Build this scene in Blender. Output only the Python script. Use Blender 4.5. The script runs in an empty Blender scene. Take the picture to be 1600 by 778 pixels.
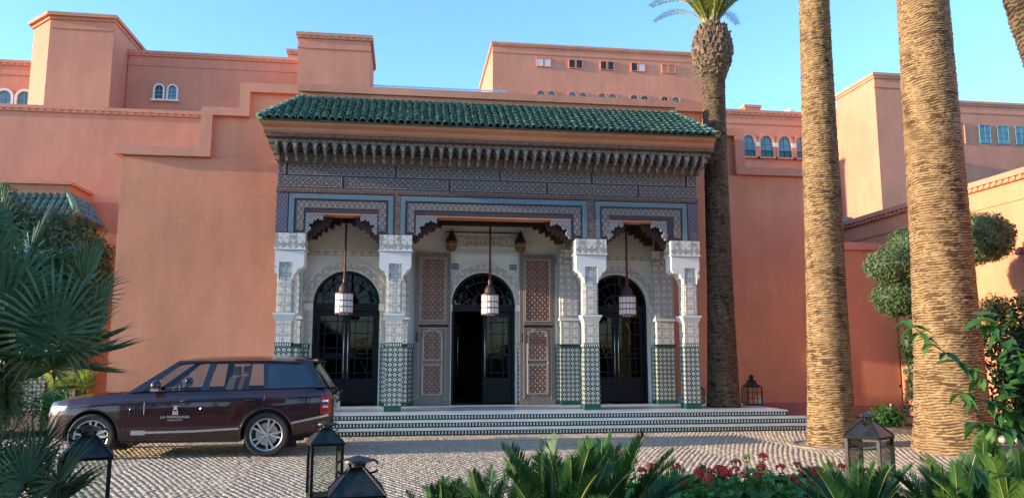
import bpy, math, random
import numpy as np
from mathutils import Vector, Matrix
random.seed(7); rng = np.random.default_rng(11)
R = math.radians; PI = math.pi
scn = bpy.context.scene
COL = scn.collection

# ---------------------------------------------------------------- camera, sky, sun, exposure
cam_d = bpy.data.cameras.new('camera'); cam = bpy.data.objects.new('camera', cam_d); COL.objects.link(cam)
cam_d.sensor_width = 36; cam_d.lens = 27.0; cam_d.clip_end = 3000; cam_d.clip_start = .05
cam.location = (0, 0, 1.75); cam.rotation_euler = (R(90 + 7.75), 0, R(-7.8))
scn.camera = cam
SUN_EL, SUN_FRONT = 10.5, 4.0            # low sun from the left, a little in front of the facade
world = bpy.data.worlds.new('World'); scn.world = world; world.use_nodes = True
wn = world.node_tree.nodes; wl = world.node_tree.links
sky = wn.new('ShaderNodeTexSky'); sky.sky_type = 'NISHITA'; sky.sun_disc = False
sky.sun_elevation = R(SUN_EL); sky.sun_rotation = R(270 - SUN_FRONT); sky.altitude = 450
sky.air_density = 1.0; sky.dust_density = 0.3; sky.ozone_density = 4.0
wl.new(sky.outputs[0], wn['Background'].inputs[0]); wn['Background'].inputs[1].default_value = 0.138
sun_d = bpy.data.lights.new('sun', 'SUN'); sun = bpy.data.objects.new('sun', sun_d); COL.objects.link(sun)
sun_d.energy = 2.15; sun_d.angle = R(.53); sun_d.color = (1, .80, .56)
sv = Vector((-math.cos(R(SUN_EL)) * math.cos(R(SUN_FRONT)), -math.cos(R(SUN_EL)) * math.sin(R(SUN_FRONT)), math.sin(R(SUN_EL))))
sun.rotation_euler = sv.to_track_quat('Z', 'Y').to_euler(); sun.location = (-20, 5, 15)
scn.view_settings.view_transform = 'Standard'; scn.view_settings.look = 'None'
scn.view_settings.exposure = 2.2; scn.view_settings.gamma = 1
scn.render.engine = 'CYCLES'
scn.cycles.use_denoising = True; scn.cycles.max_bounces = 7; scn.cycles.diffuse_bounces = 4
scn.cycles.glossy_bounces = 3; scn.cycles.transmission_bounces = 4; scn.cycles.transparent_max_bounces = 12
scn.cycles.caustics_reflective = False; scn.cycles.caustics_refractive = False

# ---------------------------------------------------------------- node materials
class S:
    """a node socket with arithmetic"""
    def __init__(s, nt, o): s.nt, s.o = nt, o
    def m(s, op, *a, clamp=False):
        n = s.nt.nodes.new('ShaderNodeMath'); n.operation = op; n.use_clamp = clamp
        for i, v in enumerate((s,) + a):
            if isinstance(v, S): s.nt.links.new(v.o, n.inputs[i])
            else: n.inputs[i].default_value = v
        return S(s.nt, n.outputs[0])
    def __add__(s, b): return s.m('ADD', b)
    __radd__ = __add__
    def __sub__(s, b): return s.m('SUBTRACT', b)
    def __mul__(s, b): return s.m('MULTIPLY', b)
    __rmul__ = __mul__
    def cos(s): return s.m('COSINE')
    def sin(s): return s.m('SINE')
    def abs(s): return s.m('ABSOLUTE')
    def gt(s, v): return s.m('GREATER_THAN', v)
    def lt(s, v): return s.m('LESS_THAN', v)
    def max(s, b): return s.m('MAXIMUM', b)
    def min(s, b): return s.m('MINIMUM', b)
    def step(s, a, b):
        n = s.nt.nodes.new('ShaderNodeMapRange'); n.clamp = True; n.interpolation_type = 'SMOOTHSTEP'
        s.nt.links.new(s.o, n.inputs[0]); n.inputs[1].default_value = a; n.inputs[2].default_value = b
        return S(s.nt, n.outputs[0])
class Mt:
    def __init__(s, name, col=(.5, .5, .5), rough=.6, metal=0, coat=0, spec=.5):
        s.m = bpy.data.materials.new(name); s.m.use_nodes = True
        s.nt = s.m.node_tree; s.b = s.nt.nodes['Principled BSDF']; s.out = s.nt.nodes['Material Output']
        s.b.inputs['Base Color'].default_value = (*col, 1); s.b.inputs['Roughness'].default_value = rough
        s.b.inputs['Metallic'].default_value = metal; s.b.inputs['Coat Weight'].default_value = coat
        s.b.inputs['Specular IOR Level'].default_value = spec
    def xyz(s, obj=False):
        if obj: o = s.nt.nodes.new('ShaderNodeTexCoord').outputs['Object']
        else: o = s.nt.nodes.new('ShaderNodeNewGeometry').outputs['Position']
        n = s.nt.nodes.new('ShaderNodeSeparateXYZ'); s.nt.links.new(o, n.inputs[0])
        return [S(s.nt, n.outputs[i]) for i in range(3)]
    def noise(s, scale, detail=3, rough=.55, sc=(1, 1, 1)):
        g = s.nt.nodes.new('ShaderNodeNewGeometry'); n = s.nt.nodes.new('ShaderNodeTexNoise')
        mp = s.nt.nodes.new('ShaderNodeMapping'); mp.inputs['Scale'].default_value = sc
        s.nt.links.new(g.outputs['Position'], mp.inputs[0]); s.nt.links.new(mp.outputs[0], n.inputs['Vector'])
        n.inputs['Scale'].default_value = scale; n.inputs['Detail'].default_value = detail; n.inputs['Roughness'].default_value = rough
        return S(s.nt, n.outputs['Fac'])
    def rand(s): return S(s.nt, s.nt.nodes.new('ShaderNodeObjectInfo').outputs['Random'])
    def attr(s, name):
        n = s.nt.nodes.new('ShaderNodeAttribute'); n.attribute_name = name; return S(s.nt, n.outputs['Fac'])
    def mix(s, f, a, b):
        n = s.nt.nodes.new('ShaderNodeMix'); n.data_type = 'RGBA'
        if isinstance(f, S): s.nt.links.new(f.o, n.inputs['Factor'])
        else: n.inputs['Factor'].default_value = f
        for k, v in ((6, a), (7, b)):
            if isinstance(v, tuple): n.inputs[k].default_value = (*v, 1)
            else: s.nt.links.new(v, n.inputs[k])
        return n.outputs[2]
    def color(s, o): s.nt.links.new(o, s.b.inputs['Base Color']); return s
    def rough(s, v): s.nt.links.new(v.o, s.b.inputs['Roughness']); return s
    def bump(s, h, strength=.3, dist=.02):
        n = s.nt.nodes.new('ShaderNodeBump'); n.inputs['Strength'].default_value = strength; n.inputs['Distance'].default_value = dist
        s.nt.links.new(h.o, n.inputs['Height']); s.nt.links.new(n.outputs[0], s.b.inputs['Normal']); return s
def plain(name, col, rough=.6, metal=0, coat=0, vary=.12, scale=6, bump=0, bscale=60, spec=.5):
    t = Mt(name, col, rough, metal, coat, spec)
    f = t.noise(scale, 4)
    t.color(t.mix(f.step(.3, .7), tuple(c * (1 - vary) for c in col), tuple(min(1, c * (1 + vary)) for c in col)))
    if bump: t.bump(t.noise(bscale, 3), bump, .01)
    return t.m
def stucco(name, col):
    t = Mt(name, col, .88, spec=.25)
    a = t.noise(.35, 5, .6); b = t.noise(2.2, 5, .65, (1, 1, .35)); c = t.noise(28, 3)
    st = t.noise(3.0, 4, .6, (1, 1, .06)); f = (a * .42 + b * .28 + c * .12 + st * .18).step(.36, .64)
    t.color(t.mix(f, tuple(v * .84 for v in col), tuple(v * 1.10 for v in col)))
    pt = t.noise(.8, 6, .7).step(.55, .62) * .22
    t.color(t.mix(pt, t.b.inputs['Base Color'].links[0].from_socket, tuple(v * .80 for v in col)))
    t.bump(t.noise(45, 4, .7) + t.noise(9, 3) * .8 + t.noise(1.6, 3) * 2.5, .25, .014)
    return t.m
def uv(t, per):
    x, y, z = t.xyz(); return (x + y) * (2 * PI / per), z * (2 * PI / per)
def starfield(u, v):
    f = u.cos() + v.cos() + ((u + v).cos() + (u - v).cos()) * .8
    g = (u * 2 + v).cos() * (u - v * 2).cos() + (u * 2 - v).cos() * (u + v * 2).cos()
    return f, g
def zellige(name, per=.115):
    t = Mt(name, (.5, .5, .5), .22); u, v = uv(t, per); f, g = starfield(u, v)
    h = (f * .55 + g).step(.12, .30)
    c1 = t.mix(f.gt(-.35), (.008, .06, .04), (.010, .018, .018))
    f2, g2 = starfield(u * .36, v * .36); c1 = t.mix((f2 + g2).gt(.6), c1, (.016, .016, .02))
    c2 = t.mix(f.step(1.2, 1.5), (.55, .57, .52), (.78, .78, .72))
    c = t.mix(h, c1, c2)
    c = t.mix(f.gt(2.9), c, (.012, .08, .055))
    t.color(c); t.bump(t.noise(22, 2), .1, .006); return t.m
def lattice(name, bg, line, pu, pv, w=.22, dot=True, rough=.55, bg2=None):
    t = Mt(name, bg, rough); x, y, z = t.xyz(True); u = x * (PI / pu); v = z * (PI / pv)
    a = (u + v).sin().abs(); b = (u - v).sin().abs()
    ln = a.min(b).lt(w)
    c = bg
    if bg2: c = t.mix((u * 2).cos() .__mul__((v * 2).cos()).step(-.1, .35), bg, bg2)
    c = t.mix(ln, c, line)
    if dot:
        d = ((u * 2).cos() + (v * 2).cos() + ((u * 6).cos() * (v * 6).cos()) * .8)
        c = t.mix(d.abs().lt(.22), c, tuple((p + q) / 2 for p, q in zip(bg, line)))
    n = t.noise(12, 4)
    c = t.mix(n.step(.45, .8) * .35, c, tuple(k * .6 for k in bg))
    t.color(c); t.bump(ln.max(0), .25, .01); return t.m
def carved(name, col, per=.13, depth=.02, dark=.55, rough=.8, strength=.8):
    t = Mt(name, col, rough, spec=.3); u, v = uv(t, per); f, g = starfield(u, v)
    f2, g2 = starfield(u * .37, v * .37); h = (f * .5 + g * .8 + f2 * .55 + g2 * .4).step(-.6, .35)
    t.color(t.mix(h, tuple(k * dark for k in col), col)); t.bump(h, strength, depth); return t.m
def leafmat(name, col, col2, trans=.3, rough=.5, spec=.4):
    t = Mt(name, col, rough, spec=spec)
    f = (t.noise(3, 3) + t.rand() * .5 - .25).step(.3, .7)
    c = t.mix(f, col, col2); t.color(c)
    tr = t.nt.nodes.new('ShaderNodeBsdfTranslucent'); mx = t.nt.nodes.new('ShaderNodeMixShader'); mx.inputs[0].default_value = trans
    t.nt.links.new(t.mix(.5, c, (col2[0] * 1.7, col2[1] * 1.7, col2[2] * .8)), tr.inputs[0])
    t.nt.links.new(t.b.outputs[0], mx.inputs[1]); t.nt.links.new(tr.outputs[0], mx.inputs[2]); t.nt.links.new(mx.outputs[0], t.out.inputs[0])
    return t.m
def glassmat(name, tint, refl=.08, rough=.02, alpha_tint=1.0):
    t = Mt(name); nt = t.nt
    tr = nt.nodes.new('ShaderNodeBsdfTransparent'); tr.inputs[0].default_value = (*tint, 1)
    gl = nt.nodes.new('ShaderNodeBsdfGlossy'); gl.inputs['Roughness'].default_value = rough; gl.inputs[0].default_value = (1, 1, 1, 1)
    fr = nt.nodes.new('ShaderNodeLayerWeight'); fr.inputs[0].default_value = .25
    mx = nt.nodes.new('ShaderNodeMixShader')
    k = (S(nt, fr.outputs['Fresnel']) * .75 + refl).m('MINIMUM', .95)
    nt.links.new(k.o, mx.inputs[0]); nt.links.new(tr.outputs[0], mx.inputs[1]); nt.links.new(gl.outputs[0], mx.inputs[2]); nt.links.new(mx.outputs[0], t.out.inputs[0])
    return t.m

SALMON = (.52, .215, .135)
M = {}
M['wall'] = stucco('salmon_stucco', (.68, .278, .155))
M['wall_back'] = stucco('salmon_stucco_rear', (.62, .262, .165))
M['coping'] = stucco('salmon_coping', (.62, .27, .17))
M['plinth'] = stucco('salmon_plinth', (.40, .165, .14))
M['cornice'] = stucco('orange_cornice_paint', (.55, .25, .13))
M['cream'] = plain('cream_stucco', (.80, .77, .70), .85, vary=.06, scale=2, bump=.15)
M['white'] = plain('white_stucco', (.74, .72, .66), .85, vary=.05, scale=2, bump=.15)
M['marble'] = plain('white_marble', (.58, .62, .61), .28, vary=.10, scale=3)
M['carved'] = carved('carved_stucco', (.74, .70, .61), .085, .016, .60)
M['carved_fine'] = carved('carved_stucco_fine', (.72, .69, .62), .065, .014, .62)
M['capital'] = carved('carved_capital', (.66, .64, .56), .15, .02, .5)
M['zellige'] = zellige('zellige_tile')
M['zel_green'] = plain('green_zellige', (.012, .085, .058), .2, vary=.35, scale=30)
M['zel_dark'] = plain('dark_zellige', (.012, .045, .04), .25, vary=.3, scale=30)
M['zel_white'] = plain('white_zellige', (.68, .70, .66), .25, vary=.1, scale=30)
def tilemat():
    t = Mt('green_roof_tile', (.02, .10, .06), .24, spec=.6)
    n = t.noise(7, 4) * .6 + t.noise(90, 2) * .15 + t.rand() * .3
    c = t.mix(n.step(.3, .72), (.012, .048, .038), (.045, .135, .095))
    c = t.mix((t.noise(23, 5, .7)).step(.44, .64) * .8, c, (.33, .42, .32))  # random pale patches: worn glaze, also standing in for sun highlights
    t.color(c); t.bump(t.noise(60, 3), .12, .006); return t.m
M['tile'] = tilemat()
M['hipcap'] = plain('pale_hip_tile', (.13, .22, .13), .3, vary=.35, scale=20)
M['wood'] = plain('dark_carved_wood', (.055, .022, .016), .55, vary=.3, scale=20, bump=.3, bscale=90)
M['woodpurple'] = plain('purple_painted_wood', (.058, .034, .036), .55, vary=.25, scale=18)
M['woodbrown'] = carved('brown_frieze_wood', (.21, .13, .10), .10, .01, .55, .6)
M['panel'] = lattice('blue_lattice_panel', (.088, .062, .052), (.38, .32, .265), .275, .26, .12, True, .55, (.060, .042, .036))
M['band'] = lattice('blue_lattice_band', (.095, .072, .062), (.42, .36, .29), .13, .2, .2)
M['bandv'] = lattice('purple_lattice_band', (.06, .045, .07), (.26, .22, .25), .1, .12, .2)
M['corner'] = lattice('pale_lattice_panel', (.11, .12, .15), (.42, .39, .34), .085, .085, .28, False)
M['blue'] = plain('pale_blue_paint', (.13, .185, .205), .5, vary=.25, scale=25)
M['muq'] = carved('grey_carved_muqarnas', (.30, .245, .205), .075, .008, .55, .65)
M['muq_light'] = carved('pale_carved_muqarnas', (.42, .36, .31), .06, .008, .5, .65)
M['muq_dark'] = plain('dark_niche_wood', (.13, .085, .07), .7, vary=.3, scale=20)
M['navy'] = plain('black_navy_paint', (.005, .0065, .011), .35, vary=.2, scale=8, spec=.25)
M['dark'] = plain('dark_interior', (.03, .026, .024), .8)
M['doorglass'] = glassmat('door_glass', (.4, .4, .4), .002)
M['blueglass'] = glassmat('blue_stained_glass', (.05, .06, .9), .05)
M['metal'] = plain('brushed_steel', (.55, .53, .5), .3, 1, vary=.1)
M['iron'] = plain('black_iron', (.014, .014, .014), .42, .3, vary=.3, scale=25, bump=.15)
M['bronze'] = plain('dark_bronze_sheet', (.055, .055, .045), .38, .75, vary=.4, scale=9, bump=.1, bscale=25)
M['lampglass'] = glassmat('lantern_glass', (.93, .95, .93), .03)
M['brass'] = plain('aged_brass', (.22, .12, .05), .45, .7, vary=.4, scale=40)
M['copper'] = plain('brown_lantern_cap', (.07, .045, .036), .5, .4, vary=.3, scale=20)
M['redcloth'] = plain('dark_red_cord_sleeve', (.13, .025, .03), .75, vary=.3, scale=40)
M['redmetal'] = plain('red_lantern_metal', (.24, .05, .045), .5, vary=.2, scale=30)
M['frosted'] = plain('frosted_lantern_glass', (.78, .76, .72), .35, vary=.08, scale=30)
M['carveddoor'] = lattice('grey_inlaid_door_frame', (.13, .095, .08), (.36, .32, .27), .095, .12, .24, True, .6, (.09, .06, .05))
M['doorpanel'] = carved('brown_inlaid_panel', (.25, .135, .10), .09, .006, .62, .6, .5)
M['inlay'] = plain('pale_inlay', (.46, .36, .27), .5, vary=.15, scale=30)
M['teal'] = plain('teal_window_frame', (.12, .30, .32), .5, vary=.1)
M['paleglass'] = plain('window_pane', (.11, .20, .25), .12, vary=.4, scale=1.2, spec=.8)
M['darkhole'] = plain('window_dark', (.02, .02, .022), .3)
M['gravel'] = plain('rooftop_gravel', (.33, .27, .22), .9, vary=.2, scale=4)
M['soil'] = plain('garden_soil', (.055, .036, .024), .95, vary=.35, scale=6, bump=.5, bscale=25)
M['ground'] = plain('ground_earth', (.24, .19, .14), .95, vary=.25, scale=.5, bump=.3, bscale=8)
M['mortar'] = plain('sett_joint_sand', (.26, .21, .155), .95, vary=.3, scale=20)
def settmat():
    t = Mt('stone_sett', (.4, .33, .27), .75)
    f = t.attr('tint') * .6 + t.noise(14, 4) * .4
    c = t.mix(f.step(.15, .85), (.37, .295, .205), (.52, .42, .30))
    c = t.mix(t.noise(.45, 4).step(.45, .75) * .4, c, (.36, .30, .24))
    t.color(c); t.bump(t.noise(70, 3), .35, .01); return t.m
M['sett'] = settmat()
M['pebble'] = plain('white_border_stone', (.6, .56, .5), .8, vary=.1)
def barkmat(name, c1, c2, c3):
    t = Mt(name, c1, .9, spec=.2)
    f = t.noise(5, 5, .65, (1, 1, 3.5)); g = t.noise(30, 4, .7, (1, 1, 2))
    c = t.mix((f * .6 + g * .4).step(.32, .68), c1, c2)
    c = t.mix(t.attr('crev').step(.25, .8), c, c3)
    c = t.mix(t.noise(1.3, 4, .6, (1, 1, .8)).step(.48, .68) * .5, c, c1)
    t.color(c); t.bump(g + f * .5, .5, .02); return t.m
M['bark'] = barkmat('palm_bark', (.19, .12, .06), (.43, .285, .14), (.07, .04, .02))
M['bark_shaded'] = barkmat('shaded_palm_bark', (.10, .065, .04), (.21, .145, .09), (.03, .02, .012))  # same bark darkened, the shade on two stems put into its colour
M['bark2'] = plain('olive_bark', (.11, .075, .05), .9, vary=.4, scale=12, bump=.5, bscale=30)
M['stub'] = plain('palm_leaf_base', (.15, .098, .062), .85, vary=.45, scale=9, bump=.4, bscale=35)
M['palmleaf'] = leafmat('date_palm_leaf', (.13, .16, .03), (.22, .25, .05), .3, .6, .08)
M['rachis'] = plain('yellow_rachis', (.32, .30, .10), .5, vary=.2)
M['cycad'] = leafmat('cycad_leaf', (.016, .062, .016), (.05, .135, .036), .2, .4, .25)
M['cycad2'] = leafmat('bright_fan_leaf', (.045, .12, .022), (.10, .20, .04), .35, .4)
M['fan'] = leafmat('fan_palm_leaf', (.055, .115, .055), (.13, .205, .10), .28, .45, .2)
M['fanlit'] = leafmat('sunlit_yellow_fan_leaf', (.14, .20, .03), (.26, .32, .06), .4, .45)  # yellower fan leaf with the sunlit brightness mixed into its colour
M['fanbark'] = plain('fan_palm_fibre', (.16, .10, .055), .95, vary=.45, scale=10, bump=.6, bscale=40)
M['topiary'] = leafmat('clipped_shrub_leaf', (.028, .07, .03), (.075, .14, .06), .2)
M['olive'] = leafmat('olive_leaf', (.085, .135, .06), (.19, .24, .12), .25)
M['olivelit'] = leafmat('sunlit_olive_leaf', (.19, .21, .09), (.32, .32, .16), .25)  # olive leaf recoloured lighter to carry the sun on one pad
M['shrub'] = leafmat('dark_shrub_leaf', (.022, .055, .018), (.05, .11, .03), .25)
M['ivy'] = leafmat('fresh_green_leaf', (.04, .13, .03), (.09, .22, .05), .35, .35)
M['geranium'] = leafmat('geranium_leaf', (.05, .16, .03), (.11, .28, .055), .3)
M['red'] = plain('red_petal', (.72, .03, .02), .6, vary=.35, scale=40)
M['pink'] = plain('salmon_petal', (.6, .075, .055), .6, vary=.25, scale=40)
M['yellow'] = plain('yellow_petal', (.7, .55, .05), .6, vary=.2, scale=40)
M['grass'] = leafmat('bed_foliage', (.03, .075, .02), (.06, .13, .035), .25)
M['treeleaf'] = leafmat('garden_tree_leaf', (.02, .05, .015), (.05, .09, .03), .2)
def paint():
    t = Mt('aubergine_car_paint', (.045, .008, .016), .25, .2, 1.0)
    t.b.inputs['Coat Roughness'].default_value = .03
    t.color(t.mix(t.noise(2, 2).step(.3, .7), (.030, .004, .0065), (.038, .005, .008))); return t.m
M['paint'] = paint()
M['tyre'] = plain('tyre_rubber', (.018, .018, .018), .8, vary=.2, scale=20)
M['black'] = plain('gloss_black_trim', (.008, .008, .010), .12, coat=.6)
M['blackmatt'] = plain('matt_black_plastic', (.016, .016, .017), .6)
M['chrome'] = plain('satin_silver_trim', (.66, .64, .62), .25, .85, vary=.05)
M['alloy'] = plain('silver_alloy', (.62, .62, .62), .3, .8, vary=.05)
M['carglass'] = glassmat('car_glass', (.82, .85, .85), .01)
M['tintglass'] = glassmat('tinted_car_glass', (.20, .24, .28), .08)
M['redlens'] = plain('red_tail_lens', (.42, .015, .02), .12, coat=1)
M['whitelens'] = plain('clear_lens', (.75, .75, .76), .08, .4, coat=1)
M['seat'] = plain('tan_leather', (.33, .22, .14), .5)
M['letter'] = plain('silver_lettering', (.52, .49, .47), .45, vary=.02)

# ---------------------------------------------------------------- mesh helpers
ORG = {}
class MB:
    def __init__(s): s.v = []; s.f = []; s.mi = []; s.k = 0
    def add(s, vs, fs, k=0):
        n = len(s.v); s.v.extend([tuple(p) for p in vs]); s.f.extend([tuple(i + n for i in q) for q in fs]); s.mi.extend([k] * len(fs)); return s
    def box(s, x0, x1, y0, y1, z0, z1, k=0):
        return s.add([(x0, y0, z0), (x1, y0, z0), (x1, y1, z0), (x0, y1, z0), (x0, y0, z1), (x1, y0, z1), (x1, y1, z1), (x0, y1, z1)],
                     [(0, 3, 2, 1), (4, 5, 6, 7), (0, 1, 5, 4), (1, 2, 6, 5), (2, 3, 7, 6), (3, 0, 4, 7)], k)
    def hexa(s, p, k=0):
        return s.add(p, [(0, 3, 2, 1), (4, 5, 6, 7), (0, 1, 5, 4), (1, 2, 6, 5), (2, 3, 7, 6), (3, 0, 4, 7)], k)
    def ext(s, pts, y0, y1, k=0, ax='y'):
        """polygon in XZ (or YZ / XY) pushed along the third axis"""
        n = len(pts)
        if ax == 'y': a = [(p, y0, q) for p, q in pts]; b = [(p, y1, q) for p, q in pts]
        elif ax == 'x': a = [(y0, p, q) for p, q in pts]; b = [(y1, p, q) for p, q in pts]
        else: a = [(p, q, y0) for p, q in pts]; b = [(p, q, y1) for p, q in pts]
        fs = [tuple(range(n)), tuple(range(2 * n - 1, n - 1, -1))] + [(i, i + n, (i + 1) % n + n, (i + 1) % n) for i in range(n)]
        return s.add(a + b, fs, k)
    def tube(s, path, r, n=8, cap=True, k=0):
        path = [Vector(p) for p in path]; m = len(path)
        rr = r if hasattr(r, '__len__') else [r] * m
        vs = []; up = None
        for i, p in enumerate(path):
            t = (path[min(i + 1, m - 1)] - path[max(i - 1, 0)]).normalized()
            if up is None: up = Vector((0, 0, 1)) if abs(t.z) < .9 else Vector((1, 0, 0))
            a = t.cross(up)
            if a.length < 1e-5: a = t.orthogonal()
            a.normalize(); b = a.cross(t).normalized(); up = b
            vs += [p + (a * math.cos(2 * PI * j / n) + b * math.sin(2 * PI * j / n)) * rr[i] for j in range(n)]
        fs = [(i * n + j, i * n + (j + 1) % n, (i + 1) * n + (j + 1) % n, (i + 1) * n + j) for i in range(m - 1) for j in range(n)]
        if cap: fs += [tuple(range(n - 1, -1, -1)), tuple((m - 1) * n + j for j in range(n))]
        return s.add(vs, fs, k)
    def lathe(s, prof, c=(0, 0, 0), n=16, k=0, ax='z', rot=0, cap=True):
        vs = []
        for r, h in prof:
            for j in range(n):
                a = 2 * PI * j / n + rot; p = (r * math.cos(a), r * math.sin(a), h)
                if ax == 'y': p = (p[0], p[2], p[1])
                vs.append((c[0] + p[0], c[1] + p[1], c[2] + p[2]))
        m = len(prof)
        fs = [(i * n + j, i * n + (j + 1) % n, (i + 1) * n + (j + 1) % n, (i + 1) * n + j) for i in range(m - 1) for j in range(n)]
        if ax == 'y': fs = [q[::-1] for q in fs]
        if cap and prof[0][0] > 1e-4: fs.append(tuple(range(n - 1, -1, -1)))
        if cap and prof[-1][0] > 1e-4: fs.append(tuple((m - 1) * n + j for j in range(n)))
        return s.add(vs, fs, k)
    def ball(s, c, r, n=10, m=6, k=0):
        r = r if hasattr(r, '__len__') else (r, r, r)
        vs = [(c[0] + r[0] * math.sin(PI * i / m) * math.cos(2 * PI * j / n), c[1] + r[1] * math.sin(PI * i / m) * math.sin(2 * PI * j / n), c[2] - r[2] * math.cos(PI * i / m)) for i in range(m + 1) for j in range(n)]
        fs = [(i * n + j, i * n + (j + 1) % n, (i + 1) * n + (j + 1) % n, (i + 1) * n + j) for i in range(m) for j in range(n)]
        return s.add(vs, fs, k)
    def mesh(s, name, mats, org=(0, 0, 0), smooth=False):
        me = bpy.data.meshes.new(name)
        me.from_pydata([(p[0] - org[0], p[1] - org[1], p[2] - org[2]) for p in s.v], [], s.f)
        for m in (mats if isinstance(mats, (list, tuple)) else [mats]): me.materials.append(M[m] if isinstance(m, str) else m)
        if any(s.mi): me.polygons.foreach_set('material_index', s.mi)
        if smooth: me.shade_smooth() if smooth is True else me.set_sharp_from_angle(angle=R(smooth))
        me.update(); return me
    def build(s, name, mats, parent=None, smooth=False, org=None):
        if parent is not None: o0 = ORG.get(parent.name, (0, 0, 0))
        elif org is not None: o0 = org
        else:
            a = np.array(s.v); o0 = (float(a[:, 0].mean()), float(a[:, 1].mean()), float(a[:, 2].min()))
        me = s.mesh(name, mats, o0, smooth)
        o = bpy.data.objects.new(name, me); COL.objects.link(o)
        if parent is not None: o.parent = parent
        else: o.location = o0
        ORG[o.name] = o0
        return o
def tag(o, label=None, cat=None, group=None, kind=None):
    if label: o['label'] = label
    if cat: o['category'] = cat
    if group: o['group'] = group
    if kind: o['kind'] = kind
    return o
def empty(name, loc, label=None, cat=None, group=None, kind=None, parent=None, org=True):
    o = bpy.data.objects.new(name, None); COL.objects.link(o); o.empty_display_size = .2
    o.location = loc
    if parent: o.parent = parent
    ORG[o.name] = tuple(loc) if org else (0, 0, 0)
    return tag(o, label, cat, group, kind)
def inst(name, me, parent, loc=(0, 0, 0), rot=(0, 0, 0), sc=1):
    o = bpy.data.objects.new(name, me); COL.objects.link(o); o.parent = parent
    o.location = loc; o.rotation_euler = rot; o.scale = (sc, sc, sc) if not hasattr(sc, '__len__') else sc
    return o
def copy_tree(o, parent=None):
    c = o.copy(); COL.objects.link(c); c.parent = parent
    for ch in list(o.children): copy_tree(ch, c)
    return c
def np_mesh(name, V, F, mat, tint=None, smooth=False):
    """V (n,3), F (m,4) numpy quads"""
    me = bpy.data.meshes.new(name)
    me.vertices.add(len(V)); me.vertices.foreach_set('co', np.asarray(V, np.float32).ravel())
    m, k = F.shape
    me.loops.add(m * k); me.loops.foreach_set('vertex_index', F.astype(np.int32).ravel())
    me.polygons.add(m); me.polygons.foreach_set('loop_start', np.arange(0, m * k, k, dtype=np.int32))
    try: me.polygons.foreach_set('loop_total', np.full(m, k, np.int32))
    except Exception: pass
    if tint is not None:
        for nm, arr in tint.items():
            a = me.attributes.new(nm, 'FLOAT', 'POINT'); a.data.foreach_set('value', np.asarray(arr, np.float32))
    me.materials.append(M[mat] if isinstance(mat, str) else mat)
    me.update(calc_edges=True)
    if smooth: me.shade_smooth()
    return me
def np_obj(name, V, F, mat, parent=None, tint=None, smooth=False, org=None):
    if org is None: org = ORG.get(parent.name, (0, 0, 0)) if parent else (0, 0, 0)
    me = np_mesh(name, np.asarray(V) - np.array(org), F, mat, tint, smooth)
    o = bpy.data.objects.new(name, me); COL.objects.link(o)
    if parent: o.parent = parent
    else: o.location = org
    ORG[o.name] = tuple(org); return o
def lerp(xs, t):
    return float(np.interp(t, [a for a, b in xs], [b for a, b in xs]))

# ================================================================= the setting
g = MB(); g.add([(-400, -300, 0), (400, -300, 0), (400, 500, 0), (-400, 500, 0)], [(0, 1, 2, 3)])
o = g.build('ground', 'ground', org=(0, 0, -.03)); o.location = (0, 0, -.03); tag(o, kind='structure')
DR = empty('driveway', (0, 12, 0), kind='structure', label='fan-laid pale stone setts of the forecourt drive', cat='driveway')
MB().box(-13, 15.9, 8.3, 17.05, -.03, .002).build('joint_sand', 'mortar', DR)
MB().box(9.9, 13.9, 17.05, 20.35, -.03, .0015).build('joint_sand', 'mortar', DR)

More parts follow.
